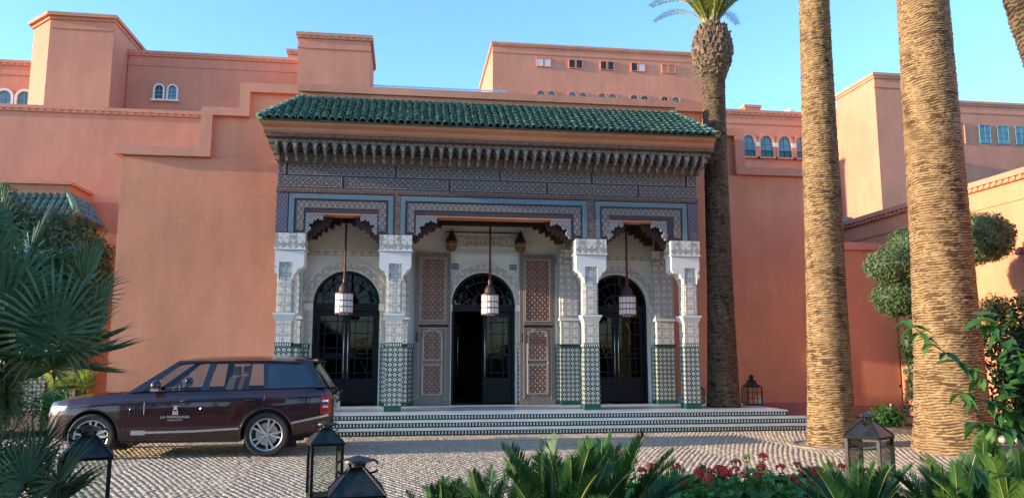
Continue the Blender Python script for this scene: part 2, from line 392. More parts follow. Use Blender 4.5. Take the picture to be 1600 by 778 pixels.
def setts():
    P = []; W = 1.9; sag = .16; rh = .096
    for ci in range(-7, 9):
        xc = ci * W + .6
        for r in range(-6, 130):
            y0 = 8.3 + r * rh
            n = 21
            for k in range(n):
                u = (k + .5) / n * 2 - 1 + (.5 / n if r % 2 else -.5 / n)
                x = xc + u * W / 2; y = y0 + sag * (1 - u * u) - .2
                if not (-12.6 < x < 15.6 and 8.4 < y < 20.2): continue
                if y > 16.9 and not (x > 10.1 and x < 13.8): continue
                P.append((x + random.gauss(0, .004), y + random.gauss(0, .006), math.atan2(-2 * sag * u, W / 2)))
    P = np.array(P); n = len(P)
    w = .0405 + rng.normal(0, .0028, n); d = .042 + rng.normal(0, .0028, n)
    zt = .0065 + rng.normal(0, .0011, n); a = P[:, 2] + rng.normal(0, .05, n)
    ca, sa = np.cos(a), np.sin(a)
    V = np.zeros((n, 8, 3))
    for i, (sx, sy, top) in enumerate([(-1, -1, 0), (1, -1, 0), (1, 1, 0), (-1, 1, 0), (-1, -1, 1), (1, -1, 1), (1, 1, 1), (-1, 1, 1)]):
        k = .93 if top else 1.0
        lx = sx * w * k + rng.normal(0, .003, n); ly = sy * d * k + rng.normal(0, .003, n)
        V[:, i, 0] = lx * ca - ly * sa; V[:, i, 1] = lx * sa + ly * ca
        V[:, i, 2] = (zt + rng.normal(0, .0007, n)) if top else -.008
    Fq = np.array([(4, 5, 6, 7), (0, 1, 5, 4), (1, 2, 6, 5), (2, 3, 7, 6), (3, 0, 4, 7)])
    t = rng.random(n)
    near = np.where((P[:, 0] > -2.5) & (P[:, 0] < -.15) & (P[:, 1] > 9.45))[0]
    near = near[np.argsort(P[near, 1])][:300]
    for i in near:
        me = np_mesh('stone_sett', V[i], Fq, 'sett', {'tint': np.full(8, t[i])})
        inst('stone_sett', me, DR, (P[i, 0], P[i, 1] - 12, 0))
    rest = np.setdiff1d(np.arange(n), near)
    VV = V[rest].copy(); VV[:, :, 0] += P[rest, 0, None]; VV[:, :, 1] += P[rest, 1, None]
    FF = (Fq[None] + 8 * np.arange(len(rest))[:, None, None]).reshape(-1, 4)
    o = np_obj('stone_setts', VV.reshape(-1, 3), FF, 'sett', DR, {'tint': np.repeat(t[rest], 8)})
    tag(o, kind='stuff')
setts()
# planting bed in front of the camera
bp = [(-9, 1.2), (9.5, 1.2), (9.5, 8.0), (6, 8.5), (4.6, 8.85), (2.6, 8.7), (1.5, 7.6), (-1.5, 7.6), (-2.6, 8.3), (-4.5, 9.6), (-9, 10.2)]
o = MB().ext(bp, -.02, .10, ax='z').build('planting_bed', 'soil', org=(0, 5, 0)); tag(o, 'dark soil bed along the front edge of the drive', 'planting bed', kind='structure')
o = MB().ext([(9.9, 19.2), (13.95, 19.2), (13.95, 11), (13.2, 13), (11.0, 15.2), (10.4, 17.2)], .004, .12, ax='z').build('side_bed', 'soil', org=(12, 17, 0)); tag(o, 'soil bed under the olive by the side wall', 'planting bed', kind='structure')
o = MB().ext([(-13, 24), (-7.35, 24), (-7.35, 18.7), (-8.5, 17.4), (-13, 17.2)], .004, .10, ax='z').build('corner_bed', 'soil', org=(-9, 19, 0)); tag(o, 'soil bed left of the tall salmon wall', 'planting bed', kind='structure')

# ================================================================= steps and platform
ST = empty('entrance_steps', (2.05, 17.0, 0), 'three white marble steps with dotted green tile risers below the portico', 'steps')
SX = [(-5.8, 9.9), (-5.4, 9.5), (-4.96, 9.08)]; SY = [17.0, 17.32, 17.66]
for i in range(3):
    x0, x1 = SX[i]; y0 = SY[i]; z0 = i * .14; z1 = z0 + .14; yb = 20.42 if i == 2 else SY[i + 1] + .05
    MB().box(x0 + .02, x1 - .02, y0 + .02, yb, z0, z1 - .03).build('riser', 'zel_green', ST)
    MB().box(x0, x1, y0 - .012, yb + (0 if i < 2 else 0), z1 - .03, z1).build('tread', 'marble', ST)
    r = MB(); xw = x0 + .05
    r2 = MB().box(x0 + .021, x1 - .021, y0 + .014, y0 + .03, z0 + .03, z0 + .098).build('dark_band', 'zel_dark', ST)
    while xw < x1 - .06:
        r.box(xw, xw + .030, y0 + .009, y0 + .02, z0 + .036, z0 + .061); r.box(xw + .0, xw + .030, y0 + .009, y0 + .02, z0 + .067, z0 + .092); xw += .072
    tag(r.build('white_tile_dots', 'zel_white', ST), kind='stuff')
MB().box(7.3, 9.08, 20.34, 20.41, .42, .60).build('skirting', 'marble', ST)

# ================================================================= main building
HB = empty('main_building', (2.05, 20.4, 0), 'salmon hotel front with stepped walls and white arched entrance wall', 'building')
YW = 20.4
for sgn in (1, -1):
    fx = (lambda x: x) if sgn == 1 else (lambda x: 4.1 - x)
    def pl(pts): return [(fx(x), z) for x, z in (pts if sgn == 1 else pts[::-1])]
    MB().ext(pl([(-7.24, 0), (-2.9, 0), (-2.9, 8.6), (-4.42, 8.6), (-4.42, 7.95), (-5.35, 7.95), (-5.35, 6.8), (-7.24, 6.8)]), YW + .05, 27.5).build('wall', 'wall', HB)
    # battered lower wall, a hand proud of the upper
    x0, x1 = sorted((fx(-7.3), fx(-2.92)))
    MB().box(x0, x1, YW, YW + .3, .02, 6.79).build('lower_wall', 'wall', HB)
    MB().box(x0 - .005, x1, YW - .02, YW + .2, 0, .28 if sgn == 1 else .42).build('plinth', 'plinth', HB)
    def cop(a, b, z0, z1, out=.10):
        p, q = sorted((fx(a), fx(b))); return MB().box(p, q, YW - out, YW + 1.4, z0, z1)
    cop(-7.46, -5.12, 6.80, 7.02, .13).build('coping', 'coping', HB)
    cop(-5.40, -5.12, 7.021, 7.93, .101).build('coping', 'coping', HB)
    cop(-5.40, -4.20, 7.93, 8.14, .10).build('coping', 'coping', HB)
    cop(-4.46, -4.20, 8.141, 8.60, .101).build('coping', 'coping', HB)
    cop(-4.46, -2.6, 8.60, 8.84, .10).build('coping', 'coping', HB)
# lower wall to the right
MB().box(11.4, 14.0, 20.5, 20.9, 0, 4.72).build('side_wall', 'wall', HB)
MB().box(11.4, 14.0, 20.38, 20.95, 4.72, 4.93).build('coping', 'coping', HB)
MB().box(11.34, 14.0, 20.44, 20.6, 0, .3).build('plinth', 'plinth', HB)

# --- door wall with three arched openings
DX = [-1.56, 2.04, 5.72]; HW = .86; ZC = 3.05; ZT = 5.5
wb = MB(); edges = [-2.92, .24, 3.88, 7.1]; NA = 20
for c, a, b in zip(DX, edges[:-1], edges[1:]):
    for x0, x1 in ((a, c - HW), (c + HW, b)): wb.add([(x0, YW, .42), (x1, YW, .42), (x1, YW, ZC), (x0, YW, ZC)], [(0, 1, 2, 3)])
    for x0, x1 in ((a, c - HW), (c + HW, b)): wb.add([(x0, YW, ZC), (x1, YW, ZC), (x1, YW, ZT), (x0, YW, ZT)], [(0, 1, 2, 3)])
    arc = [(c - HW * math.cos(PI * i / NA), ZC + HW * math.sin(PI * i / NA)) for i in range(NA + 1)]
    for p, q in zip(arc[:-1], arc[1:]):
        wb.add([(p[0], YW, p[1]), (q[0], YW, q[1]), (q[0], YW, ZT), (p[0], YW, ZT)], [(0, 1, 2, 3)])
    full = [(c - HW, .42)] + arc + [(c + HW, .42)]
    for p, q in zip(full[:-1], full[1:]):
        wb.add([(p[0], YW, p[1]), (p[0], YW + .4, p[1]), (q[0], YW + .4, q[1]), (q[0], YW, q[1])], [(0, 1, 2, 3)])
wb.build('entrance_wall', 'cream', HB)
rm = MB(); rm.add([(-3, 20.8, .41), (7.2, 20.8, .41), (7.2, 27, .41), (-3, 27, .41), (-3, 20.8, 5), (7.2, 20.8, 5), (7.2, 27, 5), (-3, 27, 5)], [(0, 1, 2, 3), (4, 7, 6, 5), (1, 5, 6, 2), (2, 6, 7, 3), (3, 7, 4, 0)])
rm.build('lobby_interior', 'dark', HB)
def ring(c, r0, r1, y0, y1, n=28, a0=0., a1=PI):
    m = MB()
    for i in range(n):
        p, q = a0 + (a1 - a0) * i / n, a0 + (a1 - a0) * (i + 1) / n
        f = lambda r, a, y: (c[0] - r * math.cos(a), y, c[1] + r * math.sin(a))
        m.hexa([f(r0, p, y0), f(r0, q, y0), f(r0, q, y1), f(r0, p, y1), f(r1, p, y0), f(r1, q, y0), f(r1, q, y1), f(r1, p, y1)])
    return m
pane_me = {}
def pane(parent, x0, x1, y, z0, z1, mat='doorglass'):
    k = (round(x1 - x0, 3), round(z1 - z0, 3), mat)
    if k not in pane_me: pane_me[k] = MB().box(0, x1 - x0, -.004, .004, 0, z1 - z0).mesh('pane', mat)
    og = ORG[parent.name]; return inst('pane', pane_me[k], parent, (x0 - og[0], y - og[1], z0 - og[2]))
def leaf(x0, x1, hinge, open_=False):
    """one glazed door leaf; built closed, hinged open about its outer stile when asked"""
    y = YW + .30; f = MB(); z0, z1 = .45, 2.86; b = .10
    f.box(x0, x0 + b, y, y + .06, z0, z1); f.box(x1 - b, x1, y, y + .06, z0, z1)
    for za, zb in ((z0, z0 + .14), (z0 + .52, z0 + .66), (z1 - .13, z1)): f.box(x0 + b, x1 - b, y + .002, y + .058, za, zb)
    f.box(x0 + b + .06, x1 - b - .06, y + .012, y + .05, z0 + .20, z0 + .46); f.box(x0 + b, x1 - b, y + .02, y + .05, z0 + .14, z0 + .52)
    xs = [x0 + b, x0 + b + .13, x1 - b - .13, x1 - b]; zs = [z0 + .66, z0 + .80, z0 + 1.18, z0 + 1.30, z0 + 1.45, z0 + 1.83, z1 - .27, z1 - .13]
    for x in xs[1:3]: f.box(x - .012, x + .012, y + .01, y + .05, z0 + .66, z1 - .13)
    for z in zs[1:-1]: f.box(xs[0], xs[3], y + .012, y + .048, z - .012, z + .012)
    lf = f.build('door_leaf', 'navy', DOOR)
    for i in range(3):
        for j in range(len(zs) - 1): pane(lf, xs[i], xs[i + 1], y + .03, zs[j], zs[j + 1])
    xh = x1 - .05 if hinge < 0 else x0 + .05
    h = MB().tube([(xh, y - .06, 1.1), (xh, y - .06, 2.55)], .014, 8)
    for z in (1.2, 2.45): h.tube([(xh, y - .06, z), (xh, y + .01, z)], .01, 6)
    h.build('handle', 'metal', lf, smooth=True)
    if open_:
        xp = x0 if hinge < 0 else x1; og = Vector(ORG[DOOR.name])
        piv = Vector((xp, y, 0)) - Vector((og.x, og.y, 0))
        lf.matrix_basis = Matrix.Translation(piv) @ Matrix.Rotation(R(82), 4, 'Z') @ Matrix.Translation(-piv)
for di, c in enumerate(DX):
    fr = ring((c, ZC), .79, .862, YW + .22, YW + .34)
    for s in (-1, 1): fr.box(*sorted((c + s * .79, c + s * .861)), YW + .22, YW + .34, .42, ZC)
    fr.box(c - .79, c + .79, YW + .235, YW + .33, 2.87, 3.03); fr.box(c - .79, c + .79, YW + .225, YW + .335, 3.03, 3.06)
    DOOR = fr.build('door', 'navy', HB)
    ORG[DOOR.name] = ORG[HB.name]
    fan = MB()
    for a in range(1, 8): 
        t = PI * a / 8; fan.hexa([(c + math.cos(t) * r + s * math.sin(t) * .011, YW + y, ZC + math.sin(t) * r - s * math.cos(t) * .011) for r in (.30, .79) for (s, y) in ((-1, .25), (1, .25), (1, .29), (-1, .29))])
    fan.build('fanlight_bars', 'navy', DOOR)
    ring((c, ZC), .28, .32, YW + .24, YW + .30).build('fanlight_ring', 'navy', DOOR)
    ring((c, ZC), .60, .63, YW + .24, YW + .30).build('fanlight_ring', 'navy', DOOR)
    for a in range(8):
        t0, t1 = PI * a / 8, PI * (a + 1) / 8; m = MB()
        for ra, rb in ((.0, .30), (.30, .62), (.62, .80)):
            m.add([(c + math.cos(t) * r, YW + .27, ZC + math.sin(t) * r) for t, r in ((t0, ra), (t0, rb), ((t0 + t1) / 2, rb), (t1, rb), (t1, ra))], [(0, 1, 2, 3, 4)], 1 if (rb > .7 and di == 1 and a >= 5) else 0)
        m.build('fanlight_pane', ['doorglass', 'blueglass'], DOOR)
    leaf(c - .785, c - .003, -1, di == 1); leaf(c + .003, c + .785, 1)
    # carved arch and jamb mouldings
    ring((c, ZC), .89, 1.08, YW - .045, YW).build('arch_band', 'carved_fine', HB)
    ring((c, ZC), 1.08, 1.12, YW - .06, YW).build('arch_moulding', 'white', HB)
    for s in (-1, 1):
        p, q = sorted((c + s * .885, c + s * 1.02))
        MB().box(p, q, YW - .045, YW, 2.0, 2.86).build('jamb_band', 'carved_fine', HB)
        p, q = sorted((c + s * .84, c + s * 1.08))
        MB().box(p, q, YW - .07, YW, 2.86, 3.04).build('impost', 'white', HB)
    if di != 1:
        for s in (-1, 1): MB().box(*sorted((c + s * 1.16, c + s * 1.28)), YW - .03, YW, 2.0, 4.29).build('carved_strip', 'carved', HB)
        MB().box(c - 1.28, c + 1.28, YW - .034, YW, 4.29, 4.41).build('carved_strip', 'carved', HB)
    else:
        MB().box(c - .95, c + .95, YW - .05, YW, 4.36, 4.43).build('moulding', 'white', HB)
        for s in (-1, 1):
            m = MB()
            for i in range(4):
                for j in range(3): m.box(c + s * .78 + (i - 1.5) * .05 - .017, c + s * .78 + (i - 1.5) * .05 + .017, YW - .012, YW + .004, 3.98 + j * .055, 3.98 + j * .055 + .04)
            m.build('pierced_vent', 'blackmatt', HB)
# dado of zellige between the doors
for a, b in ((-2.92, DX[0] - .885), (DX[0] + .885, DX[1] - .885), (DX[1] + .885, DX[2] - .885), (DX[2] + .885, 7.1)):
    d = MB().box(a, b, YW - .04, YW, .50, 1.90).build('tile_dado', 'zellige', HB)
    MB().box(a, b, YW - .045, YW, .42, .50).build('green_base', 'zel_green', d)
    MB().box(a, b, YW - .05, YW, 1.90, 2.0).build('dark_band', 'zel_dark', d)
    m = MB(); x = a + .01
    while x < b - .03: m.box(x, x + .028, YW - .055, YW - .04, 1.905, 1.985); x += .055
    tag(m.build('white_merlon_tiles', 'zel_white', d), kind='stuff')
# relief panel over the middle door
m = MB().box(1.15, 2.95, YW - .02, YW, 4.50, 4.96); pn = m.build('relief_panel', 'white', HB)
m = MB()
for i in range(9):
    x = 1.57 + i * .12
    m.tube([(x + .11 * math.cos(t), YW - .03 - .006 * math.sin(2 * t), 4.73 + .085 * math.sin(t)) for t in [2 * PI * k / 20 for k in range(21)]], .014, 5, False)
for zz in (4.61, 4.85): m.tube([(1.3 + .15 * k, YW - .03, zz + .0) for k in range(11)], .012, 5)
m.tube([(1.30, YW - .03, 4.61), (1.18, YW - .03, 4.73), (1.30, YW - .03, 4.85)], .012, 5); m.tube([(2.80, YW - .03, 4.61), (2.92, YW - .03, 4.73), (2.80, YW - .03, 4.85)], .012, 5)
m.build('knotwork_relief', 'carved', pn)
MB().box(-2.9, 7.1, YW - .035, YW, 4.44, 4.485).build('moulding', 'white', HB)
MB().box(1.0, 3.1, YW - .03, YW, 4.965, 4.985).build('moulding', 'copper', HB)
# carved pilasters on the entrance wall
for x0, x1 in ((-2.95, -2.62), (-.60, .08), (4.02, 4.62), (6.66, 7.24)):
    xc, hw = (x0 + x1) / 2, (x1 - x0) / 2
    p = MB().box(x0 + .04, x1 - .04, 20.12, YW, .52, 1.92).build('pilaster', 'zellige', HB)
    MB().box(x0 + .03, x1 - .03, 20.11, YW, .42, .52).build('green_base', 'zel_green', p)
    MB().box(x0 + .03, x1 - .03, 20.105, YW, 1.92, 2.0).build('tile_band', 'zel_dark', p)
    MB().box(x0 + .05, x1 - .05, 20.13, YW, 2.0, 2.62).build('carved_block', 'carved', p)
    MB().box(x0 + .0, x1 - .0, 20.09, YW, 2.62, 2.68).build('moulding', 'white', p)
    MB().box(x0 + .03, x1 - .03, 20.15, YW, 2.68, 4.15).build('shaft', 'carved_fine', p)
    h = hw - .1
    MB().ext([(xc - h, 2.74), (xc + h, 2.74), (xc + h, 3.55), (xc + h * .8, 3.66), (xc + h * .55, 3.72), (xc + h * .3, 3.86), (xc, 3.95), (xc - h * .3, 3.86), (xc - h * .55, 3.72), (xc - h * .8, 3.66), (xc - h, 3.55)], 20.115, 20.15).build('carved_niche', 'carved_fine', p)
    MB().box(x0 - .02, x1 + .02, 20.07, YW, 4.15, 4.52).build('capital', 'capital', p)

# --- the two carved door leaves folded back against the wall
def carved_leaf(x0, x1):
    y = YW - .115; z0, z1 = .43, 4.40; w = x1 - x0; xc = (x0 + x1) / 2
    d = MB().box(x0, x1, y, YW - .06, z0, z1).build('carved_door', 'carveddoor', HB)
    m = MB(); b = .16; zz = [(2.62, 4.24), (1.60, 2.32), (.72, 1.45)]
    for k, (a, c) in enumerate(zz):
        e = b if k == 0 else b + .08
        pn = MB().box(x0 + e, x1 - e, y - .02, y + .01, a, c).build('door_panel', 'doorpanel', d)
        f = MB()
        for q in ((x0 + e - .025, x0 + e, a - .025, c + .025), (x1 - e, x1 - e + .025, a - .025, c + .025)): f.box(q[0], q[1], y - .032, y + .005, q[2], q[3])
        for q in ((a - .025, a), (c, c + .025)): f.box(x0 + e, x1 - e, y - .031, y + .005, q[0], q[1])
        f.build('panel_frame', 'inlay', d)
        s = MB(); nx = 9 if k == 0 else 7; nz = 22 if k == 0 else 10
        for i in range(nx):
            for j in range(nz):
                if (i + j) % 2: continue
                x = x0 + e + (i + .5) * (w - 2 * e) / nx; z = a + (j + .5) * (c - a) / nz
                s.lathe([(.026, 0), (.022, -.012), (0.0, -.016)] if False else [(.017, 0.0), (.012, -.010)], (x, y - .02, z), 8, ax='y')
        tag(s.build('inlay_studs', 'inlay', d), kind='stuff')
    arcp = [(xc - (w / 2 - .2) * math.cos(PI * i / 14), y - .02, 2.05 + (w / 2 - .12) * math.sin(PI * i / 14)) for i in range(15)]
    MB().tube([(arcp[0][0], y - .02, .7)] + arcp + [(arcp[-1][0], y - .02, .7)], .014, 5).build('arch_inlay', 'inlay', d)
    f = MB()
    for q in ((x0 + .10, x0 + .115), (x1 - .115, x1 - .10)): f.box(q[0], q[1], y - .012, y + .002, z0 + .14, z1 - .09)
    f.box(x0 + .10, x1 - .10, y - .012, y + .002, 2.40, 2.42); f.box(x0 + .1, x1 - .1, y - .012, y + .002, 2.53, 2.55)
    f.build('border_line', 'inlay', d)
    h = MB().tube([(x0 + .1, y - .06, 2.475), (x1 - .05, y - .06, 2.475)], .022, 8)
    for x in (x0 + .15, xc, x1 - .12): h.box(x - .03, x + .03, y - .07, y, 2.445, 2.50)
    h.tube([(x0 + .05, y - .05, 2.3), (x0 + .05, y - .05, 2.05)], .03, 6)
    h.build('iron_bolt', 'iron', d)
carved_leaf(.22, 1.14); carved_leaf(2.99, 3.94)

# ================================================================= the portico
PO = empty('entrance_portico', (2.05, 18.3, .42), 'painted wood portico with green tile roof on four tiled pillars', 'portico')
Y0 = 18.3
def pillar(xs, c0, c1):
    """square pillar: tile shaft about xs, capital from c0 to c1"""
    h = .19; z = .42; ya, yb = Y0, Y0 + .38; yc = Y0 + .19; cc = (c0 + c1) / 2
    p = MB().box(xs - h, xs + h, ya, yb, .56, 1.92).build('pillar', 'zellige', PO)
    MB().box(xs - h - .008, xs + h + .008, ya - .008, yb + .008, .42, .56).build('green_base', 'zel_green', p)
    MB().box(xs - h - .006, xs + h + .006, ya - .006, yb + .006, 1.92, 2.0).build('tile_band', 'zel_dark', p)
    m = MB()
    for i in range(7):
        q = xs - h + .012 + i * .054
        m.box(q, q + .028, ya - .012, ya, 1.925, 1.985); m.box(xs - h - .012, xs - h, ya + .012 + i * .054, ya + .04 + i * .054, 1.925, 1.985)
    tag(m.build('white_merlon_tiles', 'zel_white', p), kind='stuff')
    MB().box(xs - h + .01, xs + h - .01, ya + .01, yb - .01, 2.0, 2.50).build('carved_block', 'carved', p)
    m = MB().hexa([(xs - .18, ya + .01, 2.5), (xs + .18, ya + .01, 2.5), (xs + .18, yb - .01, 2.5), (xs - .18, yb - .01, 2.5), (xs - .24, ya - .05, 2.64), (xs + .24, ya - .05, 2.64), (xs + .24, yb + .05, 2.64), (xs - .24, yb + .05, 2.64)])
    m.box(xs - .25, xs + .25, ya - .06, yb + .06, 2.64, 2.68); m.build('moulding', 'white', p)
    MB().box(xs - .17, xs + .17, ya + .02, yb - .02, 2.68, 4.15).build('shaft', 'carved_fine', p)
    for sx in (0, 1):
        a = .135
        sh = [(-a, 2.72), (a, 2.72), (a, 3.50), (a * .8, 3.58), (a * .5, 3.62), (a * .35, 3.75), (0, 3.84), (-a * .35, 3.75), (-a * .5, 3.62), (-a * .8, 3.58), (-a, 3.50)]
        if sx == 0: MB().ext([(xs + u, v) for u, v in sh], ya - .005, ya + .03).build('carved_niche', 'carved', p)
        else: MB().ext([(yc + u, v) for u, v in sh], xs - .195, xs - .16, ax='x').build('carved_niche', 'carved', p)
    # scalloped bracket widening from the shaft to the capital
    L = [(c0 + .01, 4.15), (c0 + .01, 3.80), (c0 + .05, 3.74), (xs - .26 if xs - .26 > c0 else c0 + .06, 3.70), (xs - .24, 3.62), (xs - .19, 3.58), (xs - .17, 3.46), (xs - .15, 3.46)]
    Rr = [(xs + .15, 3.46), (xs + .17, 3.46), (xs + .19, 3.58), (xs + .24 if xs + .24 < c1 else c1 - .03, 3.62), (min(xs + .27, c1 - .02), 3.70), (c1 - .05, 3.74), (c1 - .01, 3.80), (c1 - .01, 4.15)]
    MB().ext(L + [(xs - .15, 3.86), (xs + .15, 3.86)] + Rr, ya - .03, yb + .04).build('scalloped_bracket', 'white', p)
    MB().box(c0, c1, ya - .06, yb + .1, 4.15, 4.54).build('capital', 'capital', p)
    MB().box(c0 - .02, c1 + .02, ya - .075, yb + .11, 4.15, 4.18).build('capital_edge', 'white', p)
pillar(-2.80, -3.06, -2.38); pillar(-.285, -.67, .10); pillar(4.46, 4.08, 4.85); pillar(6.99, 6.50, 7.24)

# --- lintel with stepped openings
OP = [(-2.39, -.73), (.18, 3.97), (4.90, 6.42)]; BAY = [(-2.78, -.36), (-.19, 4.38), (4.59, 6.95)]
pts = [(-3.07, 4.545)]
for a, b in OP: pts += [(a, 4.545), (a, 5.03), (b, 5.03), (b, 4.545)]
pts += [(7.25, 4.545), (7.25, 5.52), (-3.07, 5.52)]
MB().ext(pts, Y0, Y0 + .42).build('lintel', 'woodpurple', PO)
def arch_frame(name, xa, xb, zt, w, zb, y, mat):
    for q in ((xa, xa + w, zb, zt), (xb - w, xb, zb, zt), (xa + w, xb - w, zt - w, zt)):
        MB().box(q[0], q[1], y, Y0 + .01, q[2], q[3]).build(name, mat, PO)
for (a, b), (oa, ob) in zip(BAY, OP):
    arch_frame('blue_band', a, b, 5.49, .115, 4.56, Y0 - .02, 'blue')
    arch_frame('lattice_band', a + .17, b - .17, 5.32, .17 if b - a < 3 else .16, 4.62, Y0 - .014, 'band')
    MB().box(oa, ob, Y0 - .02, Y0 + .41, 5.0, 5.028).build('plaster_soffit', 'cornice', PO)
    for s, e in ((1, oa), (-1, ob)):
        sc = lambda pts: [(e + s * u, v) for u, v in (pts if s == 1 else pts[::-1])]
        k = 1.25 if ob - oa > 2.5 else 1.0
        MB().ext(sc([(0, 5.0), (0, 4.70), (.07 * k, 4.70), (.09 * k, 4.78), (.15 * k, 4.77), (.19 * k, 4.86), (.25 * k, 4.87), (.28 * k, 4.93), (.31 * k, 4.88), (.40 * k, 4.86), (.40 * k, 5.0)]), Y0 - .012, Y0 + .05).build('corner_panel', 'corner', PO)
        MB().ext(sc([(0, 4.70), (0, 4.545), (.05, 4.545), (.07, 4.60), (.12, 4.62), (.12, 4.70)]), Y0 - .03, Y0 + .06).build('corbel_tip', 'corner', PO)
        # deep brown brackets behind
        MB().ext(sc([(-.04, 5.02), (-.04, 4.40), (.04, 4.40), (.05, 4.50), (.10, 4.47), (.12, 4.58), (.19, 4.55), (.21, 4.66), (.29, 4.62), (.31, 4.72), (.40, 4.69), (.42, 4.80), (.50, 4.77), (.53, 4.87), (.60, 5.02)]), Y0 + .30, Y0 + .44).build('wood_bracket', 'wood', PO)
        MB().ext(sc([(-.10, 5.47), (-.10, 4.63), (.10, 4.63), (.12, 4.75), (.20, 4.71), (.22, 4.85), (.34, 4.81), (.36, 4.94), (.50, 4.89), (.53, 5.02), (.68, 4.99), (.70, 5.17), (.82, 5.47)]), 19.75, 19.95).build('wood_bracket', 'wood', PO)
for xa, xb in ((-3.06, -2.81), (6.98, 7.24)): MB().box(xa, xb, Y0 - .012, Y0 + .01, 4.57, 5.49).build('end_band', 'bandv', PO)
for xa, xb in ((-.345, -.205), (4.395, 4.575)): MB().box(xa, xb, Y0 - .016, Y0 + .01, 4.56, 5.515).build('divider_strip', 'woodbrown', PO)
MB().box(-3.08, 7.26, Y0 - .025, Y0 + .42, 5.52, 5.63).build('carved_frieze', 'woodbrown', PO)
MB().box(-3.07, 7.25, Y0, Y0 + .42, 5.63, 6.22).build('panel_backing', 'woodpurple', PO)
def prow(z0, z1, joints):
    js = [-3.08] + joints + [7.26]
    for a, b in zip(js[:-1], js[1:]):
        a, b = a + .035, b - .035
        if a < -3.03: a = -3.06
        if b > 7.2: b = 7.24
        p = MB().box(a, b, Y0 - .018, Y0 + .01, z0, z1).build('lattice_panel', 'panel', PO)
        m = MB()
        for q in ((a, b, z0, z0 + .014), (a, b, z1 - .014, z1), (a, a + .014, z0 + .014, z1 - .014), (b - .014, b, z0 + .014, z1 - .014)): m.box(q[0], q[1], Y0 - .023, Y0 - .017, q[2], q[3])
        m.build('panel_edge', 'muq_light', p)
prow(5.945, 6.20, [-2.86, -.31, 2.2, 4.5, 6.95]); prow(5.655, 5.905, [-1.55, .98, 3.37, 5.7])
for xa, xb in ((-3.05, -2.62), (6.80, 7.23)): MB().box(xa, xb, Y0 + .42, YW, 4.56, 6.6).build('side_beam', 'woodpurple', PO)
MB().box(-2.62, 6.80, Y0 + .42, YW - .0, 5.5, 6.6).build('coffered_ceiling', 'wood', PO)
for y in (18.95, 19.35, 19.85): MB().box(-2.62, 6.80, y, y + .14, 5.34, 5.5).build('ceiling_beam', 'wood', PO)
MB().box(-2.62, 6.80, 20.16, 20.36, 5.14, 5.42).build('wall_beam', 'wood', PO)
# --- muqarnas cornice: one pendant and one niche arch, repeated
NM = 46; pit = (7.25 + 3.07) / NM
def niche_pts(w, za, zt, zs):
    # frame with a lobed pointed arch cut out, in XZ about x=0
    up = [(-w, zs), (-w * .93, zs + (za - zs) * .35), (-w * .62, zs + (za - zs) * .50), (-w * .55, zs + (za - zs) * .78), (-w * .25, zs + (za - zs) * .84), (0, za)]
    up = up + [(-x, z) for x, z in up[-2::-1]]
    return up
def niche_mesh(y0, y1, w, full, zs, za, zt):
    m = MB(); c = niche_pts(w, za, zt, zs); c = [(-full, zs)] + c + [(full, zs)]
    for p, q in zip(c[:-1], c[1:]):
        if abs(p[0] - q[0]) < 1e-6: continue
        m.hexa([(p[0], y0, p[1]), (q[0], y0, q[1]), (q[0], y1, q[1]), (p[0], y1, p[1]), (p[0], y0, zt), (q[0], y0, zt), (q[0], y1, zt), (p[0], y1, zt)])
    return m
h = pit / 2
nm1 = niche_mesh(17.72, 17.80, h * .72, h * .985, 6.44, 6.605, 6.655).mesh('niche_arch', 'muq_light', (0, 18.3, 0))
nm2 = niche_mesh(17.90, 17.96, h * .60, h * .985, 6.38, 6.53, 6.62).mesh('niche_arch', 'muq', (0, 18.3, 0))
nm3 = niche_mesh(18.10, 18.16, h * .5, h * .985, 6.24, 6.38, 6.60).mesh('niche_arch', 'muq', (0, 18.3, 0))
pd = MB().box(-.028, .028, 17.70, 18.0, 6.50, 6.65)
pd.hexa([(-.022, 17.80, 6.36), (.022, 17.80, 6.36), (.022, 18.1, 6.36), (-.022, 18.1, 6.36), (-.028, 17.70, 6.50), (.028, 17.70, 6.50), (.028, 18.1, 6.50), (-.028, 18.1, 6.50)])
pd.hexa([(-.012, 17.88, 6.325), (.012, 17.88, 6.325), (.012, 18.1, 6.325), (-.012, 18.1, 6.325), (-.028, 17.82, 6.36), (.028, 17.82, 6.36), (.028, 18.1, 6.36), (-.028, 18.1, 6.36)])
pd.box(-.05, .05, 17.685, 17.75, 6.575, 6.60); pd.box(-.045, .045, 17.79, 17.9, 6.40, 6.42)
pd = pd.mesh('pendant', 'muq_light', (0, 18.3, 0))
lp = MB().box(-.03, .03, 18.04, 18.28, 6.225, 6.34); lp.box(-.042, .042, 18.02, 18.28, 6.30, 6.335); lp.box(-.04, .04, 18.1, 18.28, 6.205, 6.235)
lp = lp.mesh('lower_pendant', 'muq', (0, 18.3, 0))
for i in range(NM + 1):
    x = -3.07 + i * pit
    xx = min(max(x, -3.035), 7.215)
    inst('pendant', pd, PO, (xx - 2.05, 0, -.42)); inst('lower_pendant', lp, PO, (xx - 2.05, 0, -.42))
    if i < NM:
        xm = x + h
        for me in (nm1, nm2): inst('niche_arch', me, PO, (xm - 2.05, 0, -.42))
m = MB(); m.ext([(18.10, 6.42), (18.72, 6.42), (18.72, 6.66), (17.98, 6.66)], -3.06, 7.24, ax='x'); m.build('niche_backing', 'muq_dark', PO)
m = MB(); m.ext([(18.27, 6.205), (18.72, 6.205), (18.72, 6.42), (18.06, 6.42)], -3.065, 7.245, ax='x'); m.build('carved_slope', 'muq', PO)
